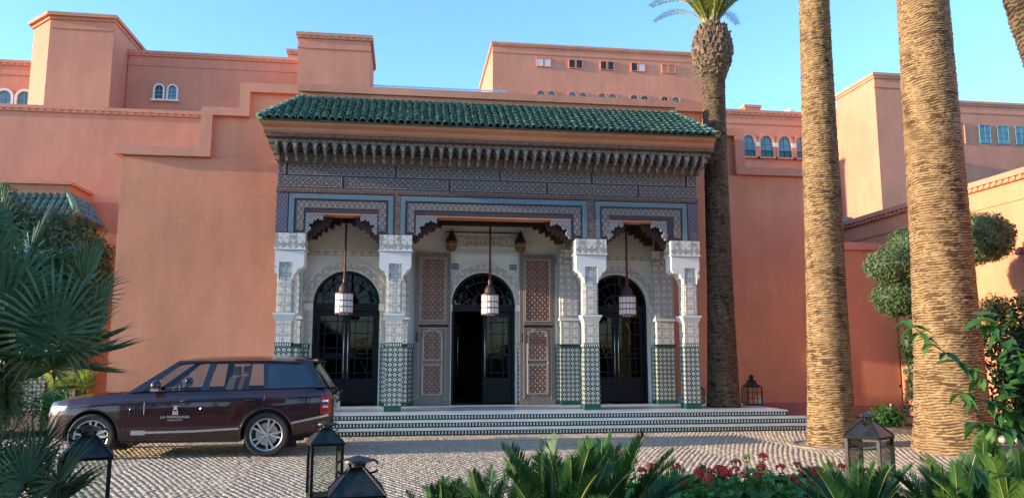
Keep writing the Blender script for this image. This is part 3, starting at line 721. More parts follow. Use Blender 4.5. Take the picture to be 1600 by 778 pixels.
for k, (xa, xb) in enumerate(((-3.22, -3.075), (7.255, 7.40))):
    m = MB()
    for j in range(4): m.box(xa + (.035 * j if k == 0 else 0), xb - (0 if k == 0 else .035 * j), 17.72 + .12 * j, 18.6, 6.655 - .10 * (j + 1), 6.655 - .10 * j - .002)
    m.build('end_bracket', 'muq', PO)
MB().box(-3.25, 7.43, 17.55, 18.7, 6.656, 6.735).build('cornice_board', 'woodbrown', PO)
MB().ext([(17.53, 6.736), (18.7, 6.736), (18.7, 6.96), (17.34, 6.96), (17.36, 6.90), (17.46, 6.84), (17.48, 6.78)], -3.29, 7.40, ax='x').build('plaster_cornice', 'cornice', PO)
# --- tiled roof
A0 = Vector((-3.34, 17.27, 6.985)); RS = Vector((0, 1.37, .955)); RL = RS.length; RD = RS.normalized()
XL0, XL1, XR0, XR1 = -3.36, -2.60, 7.42, 6.74
rf = MB().add([(XL0, 17.27, 6.965), (XR0, 17.27, 6.965), (XR1, 18.64, 7.92), (XL1, 18.64, 7.92), (XL0, 18.64, 6.965), (XR0, 18.64, 6.965)], [(0, 1, 2, 3), (4, 0, 3), (1, 5, 2), (0, 4, 5, 1)])
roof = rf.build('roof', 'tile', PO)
tm = MB(); ns = 7; cl = .25
for kk, (s, r) in enumerate(((0, .078), (cl, .058))):
    pass
V = []
for s, r, lift in ((0, .082, .034), (cl, .060, .0)):
    for j in range(ns + 1):
        a = PI * j / ns; V.append(Vector((r * math.cos(a), 0, 0)) + RD * s + Vector((0, -RD.z, RD.y)) * (r * .95 * math.sin(a) + lift))
inner = []
for j in range(ns + 1):
    a = PI * j / ns; inner.append(Vector((.060 * math.cos(a), 0, 0)) + Vector((0, -RD.z, RD.y)) * (.060 * .9 * math.sin(a) + .026) + RD * .002)
tm.add(V + inner, [(j, j + 1, ns + 2 + j, ns + 1 + j) for j in range(ns)] + [(j + 1, j, 2 * ns + 2 + j, 2 * ns + 3 + j) for j in range(ns)])
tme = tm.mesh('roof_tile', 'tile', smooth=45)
NC = 62; cp_ = (XR0 - XL0 - .12) / NC; NR = 9; ex = RL / NR
rest = MB(); tin = []; cnt = 0
for r in range(NR):
    for c in range(NC + 1):
        x = XL0 + .06 + c * cp_; s = r * ex; f = s / RL
        if x < XL0 + (XL1 - XL0) * f + .02 or x > XR0 + (XR1 - XR0) * f - .02: continue
        p = Vector((x + random.gauss(0, .004), 17.25, 6.975)) + RD * (s + random.gauss(0, .006))
        if r < 5 and cnt < 300:
            inst('roof_tile', tme, roof, (p.x - 2.05, p.y - 18.3, p.z - .42), (random.gauss(0, .02), random.gauss(0, .04), random.gauss(0, .03))); cnt += 1
        else:
            rest.add([v + p for v in V + inner], [(j, j + 1, ns + 2 + j, ns + 1 + j) for j in range(ns)] + [(j + 1, j, 2 * ns + 2 + j, 2 * ns + 3 + j) for j in range(ns)])
# tiles of the two hipped ends
for (e0, e1, sg) in ((XL0, XL1, -1), (XR0, XR1, 1)):
    rd = Vector((e1 - e0, 0, .955)); ln = rd.length; rd.normalize(); nn = Vector((sg * abs(rd.z), 0, abs(rd.x)))
    for c in range(8):
        y = 17.4 + c * .16
        for r in range(6):
            s = r * ln / 6
            if y < 17.27 + 1.37 * (s / ln) + .05: continue
            p = Vector((e0, y, 6.975)) + rd * s
            Vh = [Vector((0, .078 * math.cos(PI * j / 5), 0)) + rd * t + nn * (.074 * math.sin(PI * j / 5) + (.015 if t == 0 else 0)) + p for t in (0, .24) for j in range(6)]
            rest.add(Vh, [(j, j + 1, 7 + j, 6 + j) for j in range(5)])
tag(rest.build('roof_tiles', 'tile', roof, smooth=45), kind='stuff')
for (xe, xt) in ((XL0, XL1), (XR0, XR1)):
    for k in range(8):
        a = Vector((xe, 17.27, 6.99)).lerp(Vector((xt, 18.64, 7.95)), k / 8); b = Vector((xe, 17.27, 6.99)).lerp(Vector((xt, 18.64, 7.95)), (k + 1.1) / 8)
        MB().tube([a + Vector((0, 0, .035)), b + Vector((0, 0, .02))], [.085, .065], 9).build('hip_tile', 'hipcap', roof, smooth=50)
MB().box(-2.66, 6.80, 18.66, 21.5, 6.9, 8.10).build('attic_wall', 'wall', PO)
MB().box(-2.72, 6.86, 18.58, 21.6, 8.10, 8.28).build('attic_coping', 'coping', PO)
MB().box(-2.60, 6.76, 18.56, 18.68, 7.90, 7.965).build('ridge_flashing', 'tile', PO)

# ================================================================= lanterns of the portico
def hanging_lantern(x, label):
    y = 19.3; L = empty('hanging_lantern', (x, y, 2.66), label, 'lantern', 'lanterns hanging in the portico')
    MB().tube([(x, y, 5.5), (x, y, 4.2), (x, y, 3.62), (x, y, 3.45)], [.026, .026, .034, .05], 8).build('hanging_cord', 'redcloth', L, smooth=True)
    MB().lathe([(.03, 3.62), (.05, 3.56), (.045, 3.48), (.10, 3.42), (.135, 3.34), (.14, 3.26), (.17, 3.22), (0.0, 3.22)][::-1], (x, y, 0), 14).build('dome', 'copper', L, smooth=40)
    n = 14; r = .205; z0, z1 = 2.74, 3.21
    MB().lathe([(.12, 2.70), (r - .03, 2.74), (r - .03, z1)], (x, y, 0), n).build('core', 'frosted', L)
    for k in range(n):
        a = 2 * PI * k / n; c, s = math.cos(a), math.sin(a); w = r * math.tan(PI / n) * .8
        MB().hexa([(x + c * (r + d) - s * t, y + s * (r + d) + c * t, z) for z in (z0, z1) for d, t in ((-.012, -w), (.006, -w), (.006, w), (-.012, w))]).build('glass_panel', 'frosted', L)
        p = a + PI / n; MB().tube([(x + math.cos(p) * r, y + math.sin(p) * r, z0), (x + math.cos(p) * r, y + math.sin(p) * r, z1)], .007, 5).build('rib', 'redmetal', L)
    for z in (z0, z0 + .15, z0 + .30, z1):
        MB().lathe([(r - .01, z - .016), (r + .014, z - .016), (r + .014, z + .016), (r - .01, z + .016)], (x, y, 0), n).build('hoop', 'redmetal', L)
    m = MB()
    for k in range(n): a = 2 * PI * k / n; m.ball((x + math.cos(a) * r * .95, y + math.sin(a) * r * .95, z0 - .03), .02, 6, 4)
    m.build('bead_fringe', 'copper', L)
hanging_lantern(-1.53, 'drum lantern hanging before the leftmost glazed door')
hanging_lantern(2.08, 'drum lantern hanging before the middle open doorway')
hanging_lantern(5.66, 'drum lantern hanging before the rightmost glazed door')
for x, lb in ((1.15, 'small pointed wall lantern above the left carved door leaf'), (3.00, 'small pointed wall lantern above the right carved door leaf')):
    L = empty('wall_lantern', (x, 20.25, 4.45), lb, 'lantern', 'pointed lanterns on the entrance wall')
    MB().lathe([(.17, 4.70), (.15, 4.74), (.015, 5.02), (.0, 5.05)], (x, 20.25, 0), 6).build('pointed_cap', 'copper', L)
    MB().lathe([(.05, 4.44), (.11, 4.47), (.145, 4.58), (.15, 4.70)], (x, 20.25, 0), 6).build('basket', 'brass', L)
    for k in range(12):
        a = 2 * PI * k / 12 + .26; MB().ball((x + .135 * math.cos(a), 20.25 + .135 * math.sin(a), 4.62), .025, 6, 4).build('boss', 'inlay', L)
    MB().box(x - .04, x + .04, 20.32, 20.41, 4.55, 4.68).build('bracket', 'iron', L)
def floor_lantern(x, y, z, s, label):
    L = empty('floor_lantern', (x, y, z), label, 'lantern', 'black floor lanterns on the platform'); h = .19 * s
    MB().box(x - h, x + h, y - h, y + h, z, z + .04 * s).build('base', 'iron', L)
    for a in (-1, 1):
        for b in (-1, 1): MB().box(x + a * h - .014, x + a * h + .014, y + b * h - .014, y + b * h + .014, z + .04 * s, z + .46 * s).build('post', 'iron', L)
    for a in (-.33, .33):
        MB().box(x + a * h - .008, x + a * h + .008, y - h - .006, y - h + .006, z + .04 * s, z + .46 * s).build('bar', 'iron', L); m = MB(); m.box(x - h - .006, x - h + .006, y + a * h - .008, y + a * h + .008, z + .04 * s, z + .46 * s); m.build('bar', 'iron', L)
    m = MB()
    for zz in (.18, .32): m.box(x - h, x + h, y - h - .004, y - h + .008, z + zz * s, z + (zz + .015) * s); m.box(x - h - .004, x - h + .008, y - h, y + h, z + zz * s, z + (zz + .015) * s)
    m.build('cross_bar', 'iron', L)
    MB().box(x - h + .02, x + h - .02, y - h + .02, y + h - .02, z + .041 * s, z + .455 * s).build('glass', 'lampglass', L)
    MB().lathe([(h * 1.5, z + .46 * s), (h * 1.4, z + .49 * s), (h * .75, z + .56 * s), (h * .7, z + .62 * s), (h * .3, z + .66 * s), (h * .28, z + .70 * s), (h * .45, z + .73 * s), (.0, z + .80 * s)], (x, y, 0), 4, rot=PI / 4).build('cap', 'iron', L)
floor_lantern(9.02, 19.45, .42, 1.0, 'black metal floor lantern on the platform right of the palm')
floor_lantern(7.72, 20.05, .42, .85, 'black metal floor lantern half hidden between right pillar and palm')

# ================================================================= buildings behind
def bld(name, label, x0, x1, y0, y1, z1, dent=True, mat='wall_back', z0=0, line=True, cat='building'):
    B = empty(name, ((x0 + x1) / 2, y0, z0), label, cat)
    MB().box(x0, x1, y0, y1, z0, z1 - .22).build('wall', mat, B)
    MB().box(x0 - .09, x1 + .09, y0 - .09, y1 + .09, z1 - .12, z1).build('coping', 'coping', B)
    MB().box(x0 - .05, x1 + .05, y0 - .05, y1 + .05, z1 - .219, z1 - .121).build('cornice_band', 'coping', B)
    if line: MB().box(x0 - .03, x1 + .03, y0 - .03, y0 + .1, z1 - .60, z1 - .53).build('string_course', mat, B)
    if dent: dentils(B, x0, x1, y0, y1, z1)
    return B
def dentils(B, x0, x1, y0, y1, z1):
    m = MB(); x = x0
    while x < x1: m.box(x, x + .15, y0 - .075, y0 - .05, z1 - .20, z1 - .122); x += .26
    y = y0
    while y < y1: m.box(x0 - .075, x0 - .05, y, y + .15, z1 - .20, z1 - .122); m.box(x1 + .05, x1 + .075, y, y + .15, z1 - .20, z1 - .122); y += .26
    tag(m.build('dentils', 'coping', B), kind='stuff')
def arched(xc, z0, z1, w, n=10):
    r = w / 2; return [(xc - r, z0), (xc + r, z0)] + [(xc + r * math.cos(PI * i / n), z1 - r + r * math.sin(PI * i / n)) for i in range(n + 1)]
def recess_window(B, xc, y, z0, z1, w, arch=True, surround=None, frame='teal', glass='paleglass', grille=False, sur=.14):
    """window standing in a shallow built-out surround: frame proud of the pane"""
    pts = arched(xc, z0, z1, w) if arch else [(xc - w / 2, z0), (xc + w / 2, z0), (xc + w / 2, z1), (xc - w / 2, z1)]
    W = MB().ext(pts, y - .012, y + .02).build('window', glass, B)
    m = MB(); n = len(pts); cz = (z0 + z1) / 2
    for i in range(n):
        p, q = pts[i], pts[(i + 1) % n]; k = .86
        ip = (xc + (p[0] - xc) * k, cz + (p[1] - cz) * (1 - .07 * w / .6)); iq = (xc + (q[0] - xc) * k, cz + (q[1] - cz) * (1 - .07 * w / .6))
        if math.dist(p, q) < 1e-4: continue
        m.hexa([(p[0], y - .05, p[1]), (q[0], y - .05, q[1]), (q[0], y, q[1]), (p[0], y, p[1]), (ip[0], y - .05, ip[1]), (iq[0], y - .05, iq[1]), (iq[0], y, iq[1]), (ip[0], y, ip[1])])
    m.box(xc - .025 * w / .6, xc + .025 * w / .6, y - .045, y, z0, z1 - .02)
    for f in (.33, .62): m.box(xc - w * .42, xc + w * .42, y - .042, y, z0 + (z1 - z0) * f - .015, z0 + (z1 - z0) * f + .015)
    m.build('frame', frame, W)
    if surround:
        m = MB(); s = sur
        if arch:
            r = w / 2; c = (xc, z1 - r); rr = ring(c, r, r + s, y - .10, y + .01, 14); m.add(rr.v, rr.f)
            for sx in (-1, 1): m.box(*sorted((xc + sx * r, xc + sx * (r + s))), y - .10, y + .01, z0, z1 - r)
            m.box(xc - r - s - .05, xc + r + s + .05, y - .14, y + .01, z0 - .07, z0)
        else:
            for sx in (-1, 1): m.box(*sorted((xc + sx * w / 2, xc + sx * (w / 2 + s))), y - .08, y + .01, z0, z1)
            m.box(xc - w / 2 - s, xc + w / 2 + s, y - .081, y + .01, z1, z1 + s); m.box(xc - w / 2 - s, xc + w / 2 + s, y - .11, y + .01, z0 - .06, z0)
        m.build('surround', surround, W)
    if grille:
        m = MB(); 
        for i in range(7): m.box(xc - w * .45 + w * .9 * i / 6 - .012, xc - w * .45 + w * .9 * i / 6 + .012, y - .09, y - .07, z0, z0 + .26)
        m.box(xc - w * .48, xc + w * .48, y - .095, y - .065, z0 + .26, z0 + .29); m.build('grille', 'zel_green', W)
    return W
# left wing wall with the small tiled porch
B = bld('left_wing', 'long low salmon wing with dentil coping at the left edge', -22, -6.9, 27, 28.8, 10.04, line=False)
# hexagonal tower, chamfered at its left corner
T = empty('chamfered_tower', (-12.4, 29, 9), 'broad salmon tower with chamfered sunlit corner, far left skyline', 'tower')
tp = [(-13.21, 29), (-10.98, 29), (-10.98, 34), (-14.23, 34), (-14.23, 30.02)]
def grow(pts, d):
    c = Vector((sum(p[0] for p in pts) / len(pts), sum(p[1] for p in pts) / len(pts)))
    return [tuple(c + (Vector(p) - c) * (1 + d / (Vector(p) - c).length)) for p in pts]
MB().ext(tp, 0, 14.0, ax='z').build('wall', 'wall_back', T)
MB().ext(grow(tp, .07), 13.96, 14.07, ax='z').build('cornice_band', 'coping', T)
MB().ext(grow(tp, .20), 14.07, 14.20, ax='z').build('coping', 'coping', T)
MB().box(-13.18, -11.0, 28.97, 29.05, 13.62, 13.68).build('string_course', 'wall_back', T)
m = MB(); x = -13.15
while x < -11: m.box(x, x + .15, 28.925, 28.97, 13.99, 14.065); x += .26
tag(m.build('dentils', 'coping', T), kind='stuff')
MB().box(-12.6, -11.8, 30, 30.7, 14.19, 14.42).build('roof_vent', 'darkhole', T)
B = bld('upper_block', 'plain salmon upper block with twin small arched windows', -10.95, -4.3, 30.5, 36, 13.5)
recess_window(B, -9.72, 30.5, 11.55, 12.12, .31, True, 'white', 'teal', 'darkhole', sur=.055)
recess_window(B, -9.22, 30.5, 11.55, 12.12, .31, True, 'white', 'teal', 'paleglass', sur=.055)
MB().box(-9.3, -8.7, 31, 31.4, 13.49, 13.72).build('roof_vent', 'blackmatt', B)
B = bld('square_tower', 'square salmon tower standing left of the portico roof', -4.15, -1.53, 28, 31, 13.56)
B = bld('stair_head', 'low orange stair head peeking left of the square tower', -5.0, -4.0, 31.2, 33, 14.15, line=False)
B = bld('end_block', 'salmon block with white framed arched windows at far left edge', -24, -15.0, 32, 37, 13.4)
for x in (-16.02, -17.6, -14.98 - .3): recess_window(B, x, 32, 11.25, 12.12, .52, True, 'white', 'teal', 'paleglass', sur=.09)
B = bld('rear_block', 'tall distant salmon block with paired square openings', 4.42, 17.2, 40, 47.5, 18.68)
kk = 0
for i, px0 in enumerate((6.87, 8.68, 10.47, 12.24, 14.02)):
    for j in (0, .42):
        x = px0 + j + .16; pale_pane = (kk in (0, 1, 7)); kk += 1  # a few openings get a pale pane
        w = MB().box(x - .16, x + .16, 39.99, 40.03, 17.42, 17.86).build('window', 'frosted' if pale_pane else ('wall_back' if kk > 8 else 'darkhole'), B)
        m = MB()
        for s in (-1, 1): m.box(*sorted((x + s * .16, x + s * .20)), 39.94, 40.01, 17.38, 17.90)
        m.box(x - .16, x + .16, 39.94, 40.01, 17.86, 17.90); m.box(x - .16, x + .16, 39.93, 40.01, 17.38, 17.42); m.build('surround', 'wall_back', w)
for x in (7.07, 7.66, 8.83, 9.42, 10.5, 11.1, 12.33, 12.94, 14.1, 14.74): recess_window(B, x, 40, 14.9, 15.98, .44, True, 'wall_back', 'teal', 'paleglass' if x not in (12.33, 12.94, 14.1) else 'darkhole', sur=.08)
for k in range(1):
    Rl = empty('rooftop_railing', (.6, 30, 10), 'low grey rooftop railing between tower and distant block', 'railing')
    MB().box(-1.6, 3.9, 29.98, 30.02, 12.33, 12.38).build('rail', 'metal', Rl)
    for i in range(12): MB().box(-1.55 + i * .48, -1.52 + i * .48, 29.985, 30.015, 10.5, 12.33).build('post', 'metal', Rl)
    MB().box(-1.6, 3.9, 29.995, 30.0, 11.6, 12.30).build('mesh_panel', 'frosted', Rl)
    MB().box(-1.6, 3.9, 29.9, 30.1, 9.0, 10.5).build('kerb_wall', 'wall_back', Rl)
# right hand side
B = bld('arcade_wing', 'salmon wing with a row of arched teal windows behind the palms', 11.0, 18.15, 30, 36, 12.02)
for x in (14.2, 15.0, 15.82, 16.62, 17.72): recess_window(B, x, 30, 9.98, 10.90, .56, True, 'coping', 'teal', 'paleglass', True, sur=.12)
for x in (16.75, 17.9): recess_window(B, x, 30, 7.7, 8.72, .56, True, 'coping', 'teal', 'paleglass', True, sur=.12)
m = MB()
for x in (14.6, 15.41, 16.22): m.box(x - .1, x + .1, 29.88, 30.01, 10.42, 10.60)
m.build('impost_blocks', 'white', B)
C_ = bld('chimney', 'small salmon roof chimney on the arcade wing', 15.1, 15.75, 32, 32.6, 12.95, dent=False, line=False, z0=12.0, cat='chimney')
V_ = empty('roof_cowl', (17.0, 32, 12), 'white metal vent cowl on the roof right of the chimney', 'vent')
MB().lathe([(.12, 12.0), (.12, 12.55), (.24, 12.6), (.24, 12.75), (.05, 12.9), (0, 12.9)], (17.2, 32, 0), 10).build('cowl', 'frosted', V_)
MB().tube([(17.6, 32, 12.0), (17.6, 32, 12.7)], .05, 6).build('pipe', 'metal', V_)
B = bld('right_tower', 'tall salmon tower with sunlit left face between the palms', 18.16, 21.5, 27, 29.7, 12.76, dent=False)
B = bld('far_right_block', 'salmon block with rectangular teal windows at right edge', 21.5, 40, 33, 40, 14.0, dent=False)
for x in (27.87, 28.85, 29.83, 30.8): recess_window(B, x, 33, 11.9, 12.83, .62, False, None, 'teal', 'paleglass')
recess_window(B, 28.5, 33, 9.1, 9.9, .9, False, None, 'teal', 'paleglass')
for x in (25.2, 26.4):
    m = MB()
    for q in ((x - .42, x - .36, 11.85, 12.9), (x + .36, x + .42, 11.85, 12.9), (x - .36, x + .36, 12.84, 12.9)): m.box(q[0], q[1], 32.95, 33.01, q[2], q[3])
    m.build('blind_window', 'wall_back', B)
B = bld('terrace_wall', 'low salmon terrace wall with dentils behind the middle palm', 11.6, 16.9, 24, 27.2, 6.2, line=False, cat='wall')
MB().box(11.6, 15.2, 24.3, 24.8, 6.19, 6.42).build('tile_ridge', 'hipcap', B)
G = empty('garden_side_wall', (14.5, 15, 0), 'sunlit salmon garden wall with dentil coping at right edge', 'wall')
MB().box(14.05, 14.5, 6.5, 24, 0, 5.74).build('wall', 'wall', G)
MB().box(13.90, 14.6, 6.5, 24, 5.84, 5.97).build('coping', 'coping', G)
MB().box(13.97, 14.55, 6.5, 24, 5.741, 5.839).build('cornice_band', 'coping', G)
MB().box(14.02, 14.1, 6.5, 24, 5.28, 5.33).build('string_course', 'wall', G)
m = MB(); y = 6.5
while y < 24: m.box(13.935, 13.97, y, y + .11, 5.755, 5.835); y += .20
tag(m.build('dentils', 'coping', G), kind='stuff')
MB().box(14.02, 14.2, 6.5, 20.4, 0, .3).build('plinth', 'plinth', G)
L = empty('wall_light', (13.98, 15.8, 4.0), 'small dark wall light on the sunlit garden wall', 'lamp')
MB().lathe([(.02, 4.16), (.06, 4.12), (.08, 4.05), (.07, 4.0), (0, 3.99)][::-1], (13.95, 15.8, 0), 10).build('shade', 'plinth', L)
MB().box(13.95, 14.04, 15.77, 15.83, 4.13, 4.18).build('bracket', 'plinth', L)
# the small porch of the left wing
Q = empty('side_porch', (-9.6, 22.4, 0), 'small tiled side porch behind the fan palm at left', 'porch')
MB().box(-12, -8.45, 22.5, 24, 6.02, 6.36).build('plaster_band', 'cornice', Q)
MB().box(-12, -8.38, 22.42, 24, 6.36, 6.44).build('coping', 'coping', Q)
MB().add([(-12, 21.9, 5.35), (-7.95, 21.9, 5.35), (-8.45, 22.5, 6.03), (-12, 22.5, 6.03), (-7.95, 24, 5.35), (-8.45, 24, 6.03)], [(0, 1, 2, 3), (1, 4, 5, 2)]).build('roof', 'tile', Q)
n3 = Vector((0, .6, .68)).normalized()
for c in range(22):
    x = -11.9 + c * .185; top = 1 if x < -8.5 else max(0, 1 - (x + 8.5) / .5)
    if top < .15: continue
    for r in range(4):
        if r / 4 > top: continue
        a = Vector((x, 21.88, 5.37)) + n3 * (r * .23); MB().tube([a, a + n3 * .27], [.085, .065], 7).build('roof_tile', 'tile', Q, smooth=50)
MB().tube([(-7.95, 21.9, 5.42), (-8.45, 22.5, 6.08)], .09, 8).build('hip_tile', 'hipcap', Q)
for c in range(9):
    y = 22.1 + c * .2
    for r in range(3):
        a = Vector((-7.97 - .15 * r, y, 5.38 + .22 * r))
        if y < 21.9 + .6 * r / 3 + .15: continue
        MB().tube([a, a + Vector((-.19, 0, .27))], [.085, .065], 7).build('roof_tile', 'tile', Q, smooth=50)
MB().box(-12, -8.2, 22.1, 23.9, 4.2, 5.34).build('lintel', 'woodpurple', Q)
for x in (-8.87, -8.2):
    p = MB().box(x - .27, x + .27, 22.3, 22.9, .08, 1.95).build('pillar', 'zellige', Q)
    MB().box(x - .32, x + .32, 22.27, 22.93, 1.95, 2.35).build('white_block', 'white', p)
    MB().box(x - .29, x + .29, 22.31, 22.89, 2.35, 3.2).build('carved_shaft', 'carved', p)
    MB().box(x - .36, x + .36, 22.25, 22.95, 3.2, 4.2).build('capital', 'capital', p)
MB().box(-12, -8.2, 23.9, 23.98, .05, 4.2).build('dark_recess', 'dark', Q)
Q.scale = (1.12, 1.12, 1.12); Q.location = (-11.8, 25.1, -.15)

# ================================================================= car (front to the left)
CX0, CY = -6.02, 14.83
CAR = empty('car', (CX0 + 2.4, CY, .02), 'dark aubergine luxury estate car with silver lettering on its door', 'car', org=False)
ORG[CAR.name] = (2.4, 0, 0)
HWX = [(0, .52), (.04, .62), (.12, .74), (.25, .84), (.45, .91), (.8, .955), (1.3, .975), (3.4, .975), (4.0, .96), (4.35, .935), (4.6, .88), (4.72, .82), (4.78, .72)]
ZBX = [(0, .40), (.08, .32), (.3, .27), (1.3, .25), (3.2, .24), (4.1, .30), (4.5, .38), (4.78, .46)]
ZTX = [(0, .80), (.05, .87), (.15, .92), (.4, .965), (.8, 1.015), (1.23, 1.055), (1.5, 1.075), (2.0, 1.095), (3.6, 1.125), (4.5, 1.15), (4.66, 1.13), (4.74, 1.04), (4.78, .90)]
PRF = [(0, .90), (.06, .955), (.15, .985), (.30, 1.0), (.5, 1.0), (.68, .995), (.80, .985), (.88, .968), (.94, .945), (1, .905)]
WX = (.86, 3.68); WR = .372; AR = .435
def side_y(x, z):
    zb, zt = lerp(ZBX, x), lerp(ZTX, x); return lerp(HWX, x) * lerp(PRF, min(1, max(0, (z - zb) / (zt - zb))))
xs = sorted(set([round(v, 4) for v in np.concatenate([np.linspace(0, .3, 10), np.linspace(.3, 1.45, 42), np.linspace(1.45, 3.1, 22), np.linspace(3.1, 4.3, 44), np.linspace(4.3, 4.78, 14)])]))
NT = 30
def car_body():
    m = MB()
    for s in (-1, 1):
        gi = {}
        for i, x in enumerate(xs):
            zb, zt = lerp(ZBX, x), lerp(ZTX, x)
            for j in range(NT + 1):
                z = zb + (zt - zb) * j / NT; px_, pz = x, z
                for w in WX:
                    d = math.hypot(x - w, z - WR)
                    if abs(d - AR) < .026 and z < 1: px_ = w + (x - w) * AR / d; pz = WR + (z - WR) * AR / d
                gi[i, j] = len(m.v); m.v.append((px_, s * side_y(px_, pz), pz))
        for i in range(len(xs) - 1):
            for j in range(NT):
                q = [gi[i, j], gi[i + 1, j], gi[i + 1, j + 1], gi[i, j + 1]]
                c = sum((Vector(m.v[k]) for k in q), Vector()) / 4
                if any(math.hypot(c.x - w, c.z - WR) < AR - .004 for w in WX): continue
                m.f.append(tuple(q if s == -1 else q[::-1])); m.mi.append(0)
    # bonnet and the rear deck lip
    K = 12
    for rngx in ([x for x in xs if x <= 1.5], [x for x in xs if x >= 4.60]):
        idx = []
        for x in rngx:
            zt = lerp(ZTX, x); hw = lerp(HWX, x) * .905; cr = .055 * min(1, x / .5) if x < 2 else .0
            idx.append([len(m.v) + k for k in range(K + 1)])
            for k in range(K + 1):
                u = k / K * 2 - 1; m.v.append((x, u * hw, zt + cr * (1 - u ** 2) ** .6 * 1.0 if abs(u) < 1 else zt))
        for a, b in zip(idx[:-1], idx[1:]):
            for k in range(K): m.f.append((a[k], b[k], b[k + 1], a[k + 1])); m.mi.append(0)
    # nose, tail and underside
    for x, s in ((0, 1), (4.78, -1)):
        zb, zt = lerp(ZBX, x), lerp(ZTX, x); n = NT; col = [(x, -side_y(x, zb + (zt - zb) * j / n), zb + (zt - zb) * j / n) for j in range(n + 1)]
        for p, q in zip(col[:-1], col[1:]):
            vs = [p, (p[0], -p[1], p[2]), (q[0], -q[1], q[2]), q]; m.add(vs if s == -1 else vs, [(0, 1, 2, 3) if s == -1 else (3, 2, 1, 0)])
    b = m.build('body', 'paint', CAR, smooth=35)
    return b
BODY = car_body(); ORG[BODY.name] = ORG[CAR.name]
m = MB().box(.3, 4.6, -.55, .55, .26, .6); m.box(1.32, 3.22, -.88, .88, .24, .5); m.box(1.45, 4.6, -.84, .84, .5, .78); m.build('underbody', 'blackmatt', CAR)
# arch lips, liners
for w in WX:
    for s in (-1, 1):
        pts = []
        for k in range(29):
            a = R(-22) + (PI + R(44)) * k / 28; x, z = w + AR * math.cos(a), WR + AR * math.sin(a)
            if z < lerp(ZBX, x): continue
            pts.append((x, s * (side_y(x, z) - .008), z))
        MB().tube(pts, .017, 6).build('arch_lip', 'paint', CAR, smooth=True)
        m = MB()
        for k in range(20):
            a, b = PI * 1.1 * k / 20 - .15, PI * 1.1 * (k + 1) / 20 - .15; f = lambda t, y: (w + (AR + .01) * math.cos(t), s * y, WR + (AR + .01) * math.sin(t))
            m.add([f(a, .5), f(b, .5), f(b, .93), f(a, .93)], [(0, 1, 2, 3)])
        m.add([(w - .45, s * .52, .1), (w + .45, s * .52, .1), (w + .45, s * .52, .85), (w - .45, s * .52, .85)], [(0, 1, 2, 3)])
        m.build('wheel_well', 'blackmatt', CAR)
def strip(pts, wz, out, name, mat, sub=BODY, both=True):
    """trim following the flank: pts (x, z), height wz"""
    for s in ((-1, 1) if both else (-1,)):
        m = MB()
        for (xa, za), (xb, zb) in zip(pts[:-1], pts[1:]):
            n = max(1, int(abs(xb - xa) / .1))
            for k in range(n):
                p = (xa + (xb - xa) * k / n, za + (zb - za) * k / n); q = (xa + (xb - xa) * (k + 1) / n, za + (zb - za) * (k + 1) / n)
                Pp = [(p[0], s * (side_y(*p) - .03), p[1]), (q[0], s * (side_y(*q) - .03), q[1]), (q[0], s * (side_y(*q) + out), q[1]), (p[0], s * (side_y(*p) + out), p[1])]
                if s == 1: Pp = [Pp[1], Pp[0], Pp[3], Pp[2]]
                h = wz if not hasattr(wz, '__len__') else wz[0]
                m.hexa([Pp[0], Pp[1], Pp[2], Pp[3]] + [(v[0], v[1], v[2] + h) for v in Pp])
        m.build(name, mat, sub)
strip([(1.31, .255), (3.24, .245)], .075, .012, 'sill_cladding', 'blackmatt')
strip([(1.49, .385), (1.72, .383)], .075, .012, 'sill_trim', 'chrome')
strip([(1.72, .405), (2.5, .418), (3.23, .455)], .034, .010, 'sill_trim', 'chrome')
strip([(4.09, .535), (4.4, .595), (4.70, .655)], .036, .010, 'bumper_trim', 'chrome')
strip([(4.07, .32), (4.4, .37), (4.72, .46)], .06, .006, 'bumper_cladding', 'blackmatt')
strip([(.12, .33), (.42, .285)], .04, .01, 'bumper_cladding', 'chrome')
strip([(.55, .905), (1.45, .935), (2.55, .965), (3.6, .985), (4.5, .985)], .006, .003, 'flank_crease', 'paint')
strip([(1.40, 1.055), (2.0, 1.082), (3.6, 1.112), (4.45, 1.135)], .018, .004, 'belt_moulding', 'black')
for x in (1.53, 1.575, 1.62, 1.675):
    strip([(x, .72), (x + .012, .72)], .185 if x < 1.66 else .20, .007, 'fender_vent', 'blackmatt' if x < 1.66 else 'letter')
def seam(pts, name='door_seam'):
    for s in (-1,): MB().tube([(x, s * (side_y(x, z) + .0005), z) for x, z in pts], .0055, 5).build(name, 'black', BODY)
seam([(1.44, 1.06), (1.455, .8), (1.44, .45), (1.46, .335), (2.58, .325)]); seam([(2.575, 1.10), (2.585, .8), (2.585, .33)])
seam([(2.6, .325), (3.2, .335), (3.22, .5), (3.32, .66), (3.46, .77), (3.60, .85), (3.63, 1.0), (3.62, 1.11)])
seam([(1.46, .93), (.35, .885)], 'bonnet_seam'); seam([(4.05, .70), (4.35, .69), (4.55, .685)], 'bumper_seam')
for x0 in (2.26, 3.30):
    m = MB()
    for k in range(5): pass
    y = -side_y(x0 + .1, .945)
    m.tube([(x0, y - .004, .935), (x0 + .04, y - .030, .94), (x0 + .17, y - .030, .945), (x0 + .21, y - .004, .945)], .013, 6).build('door_handle', 'blackmatt', BODY, smooth=True)
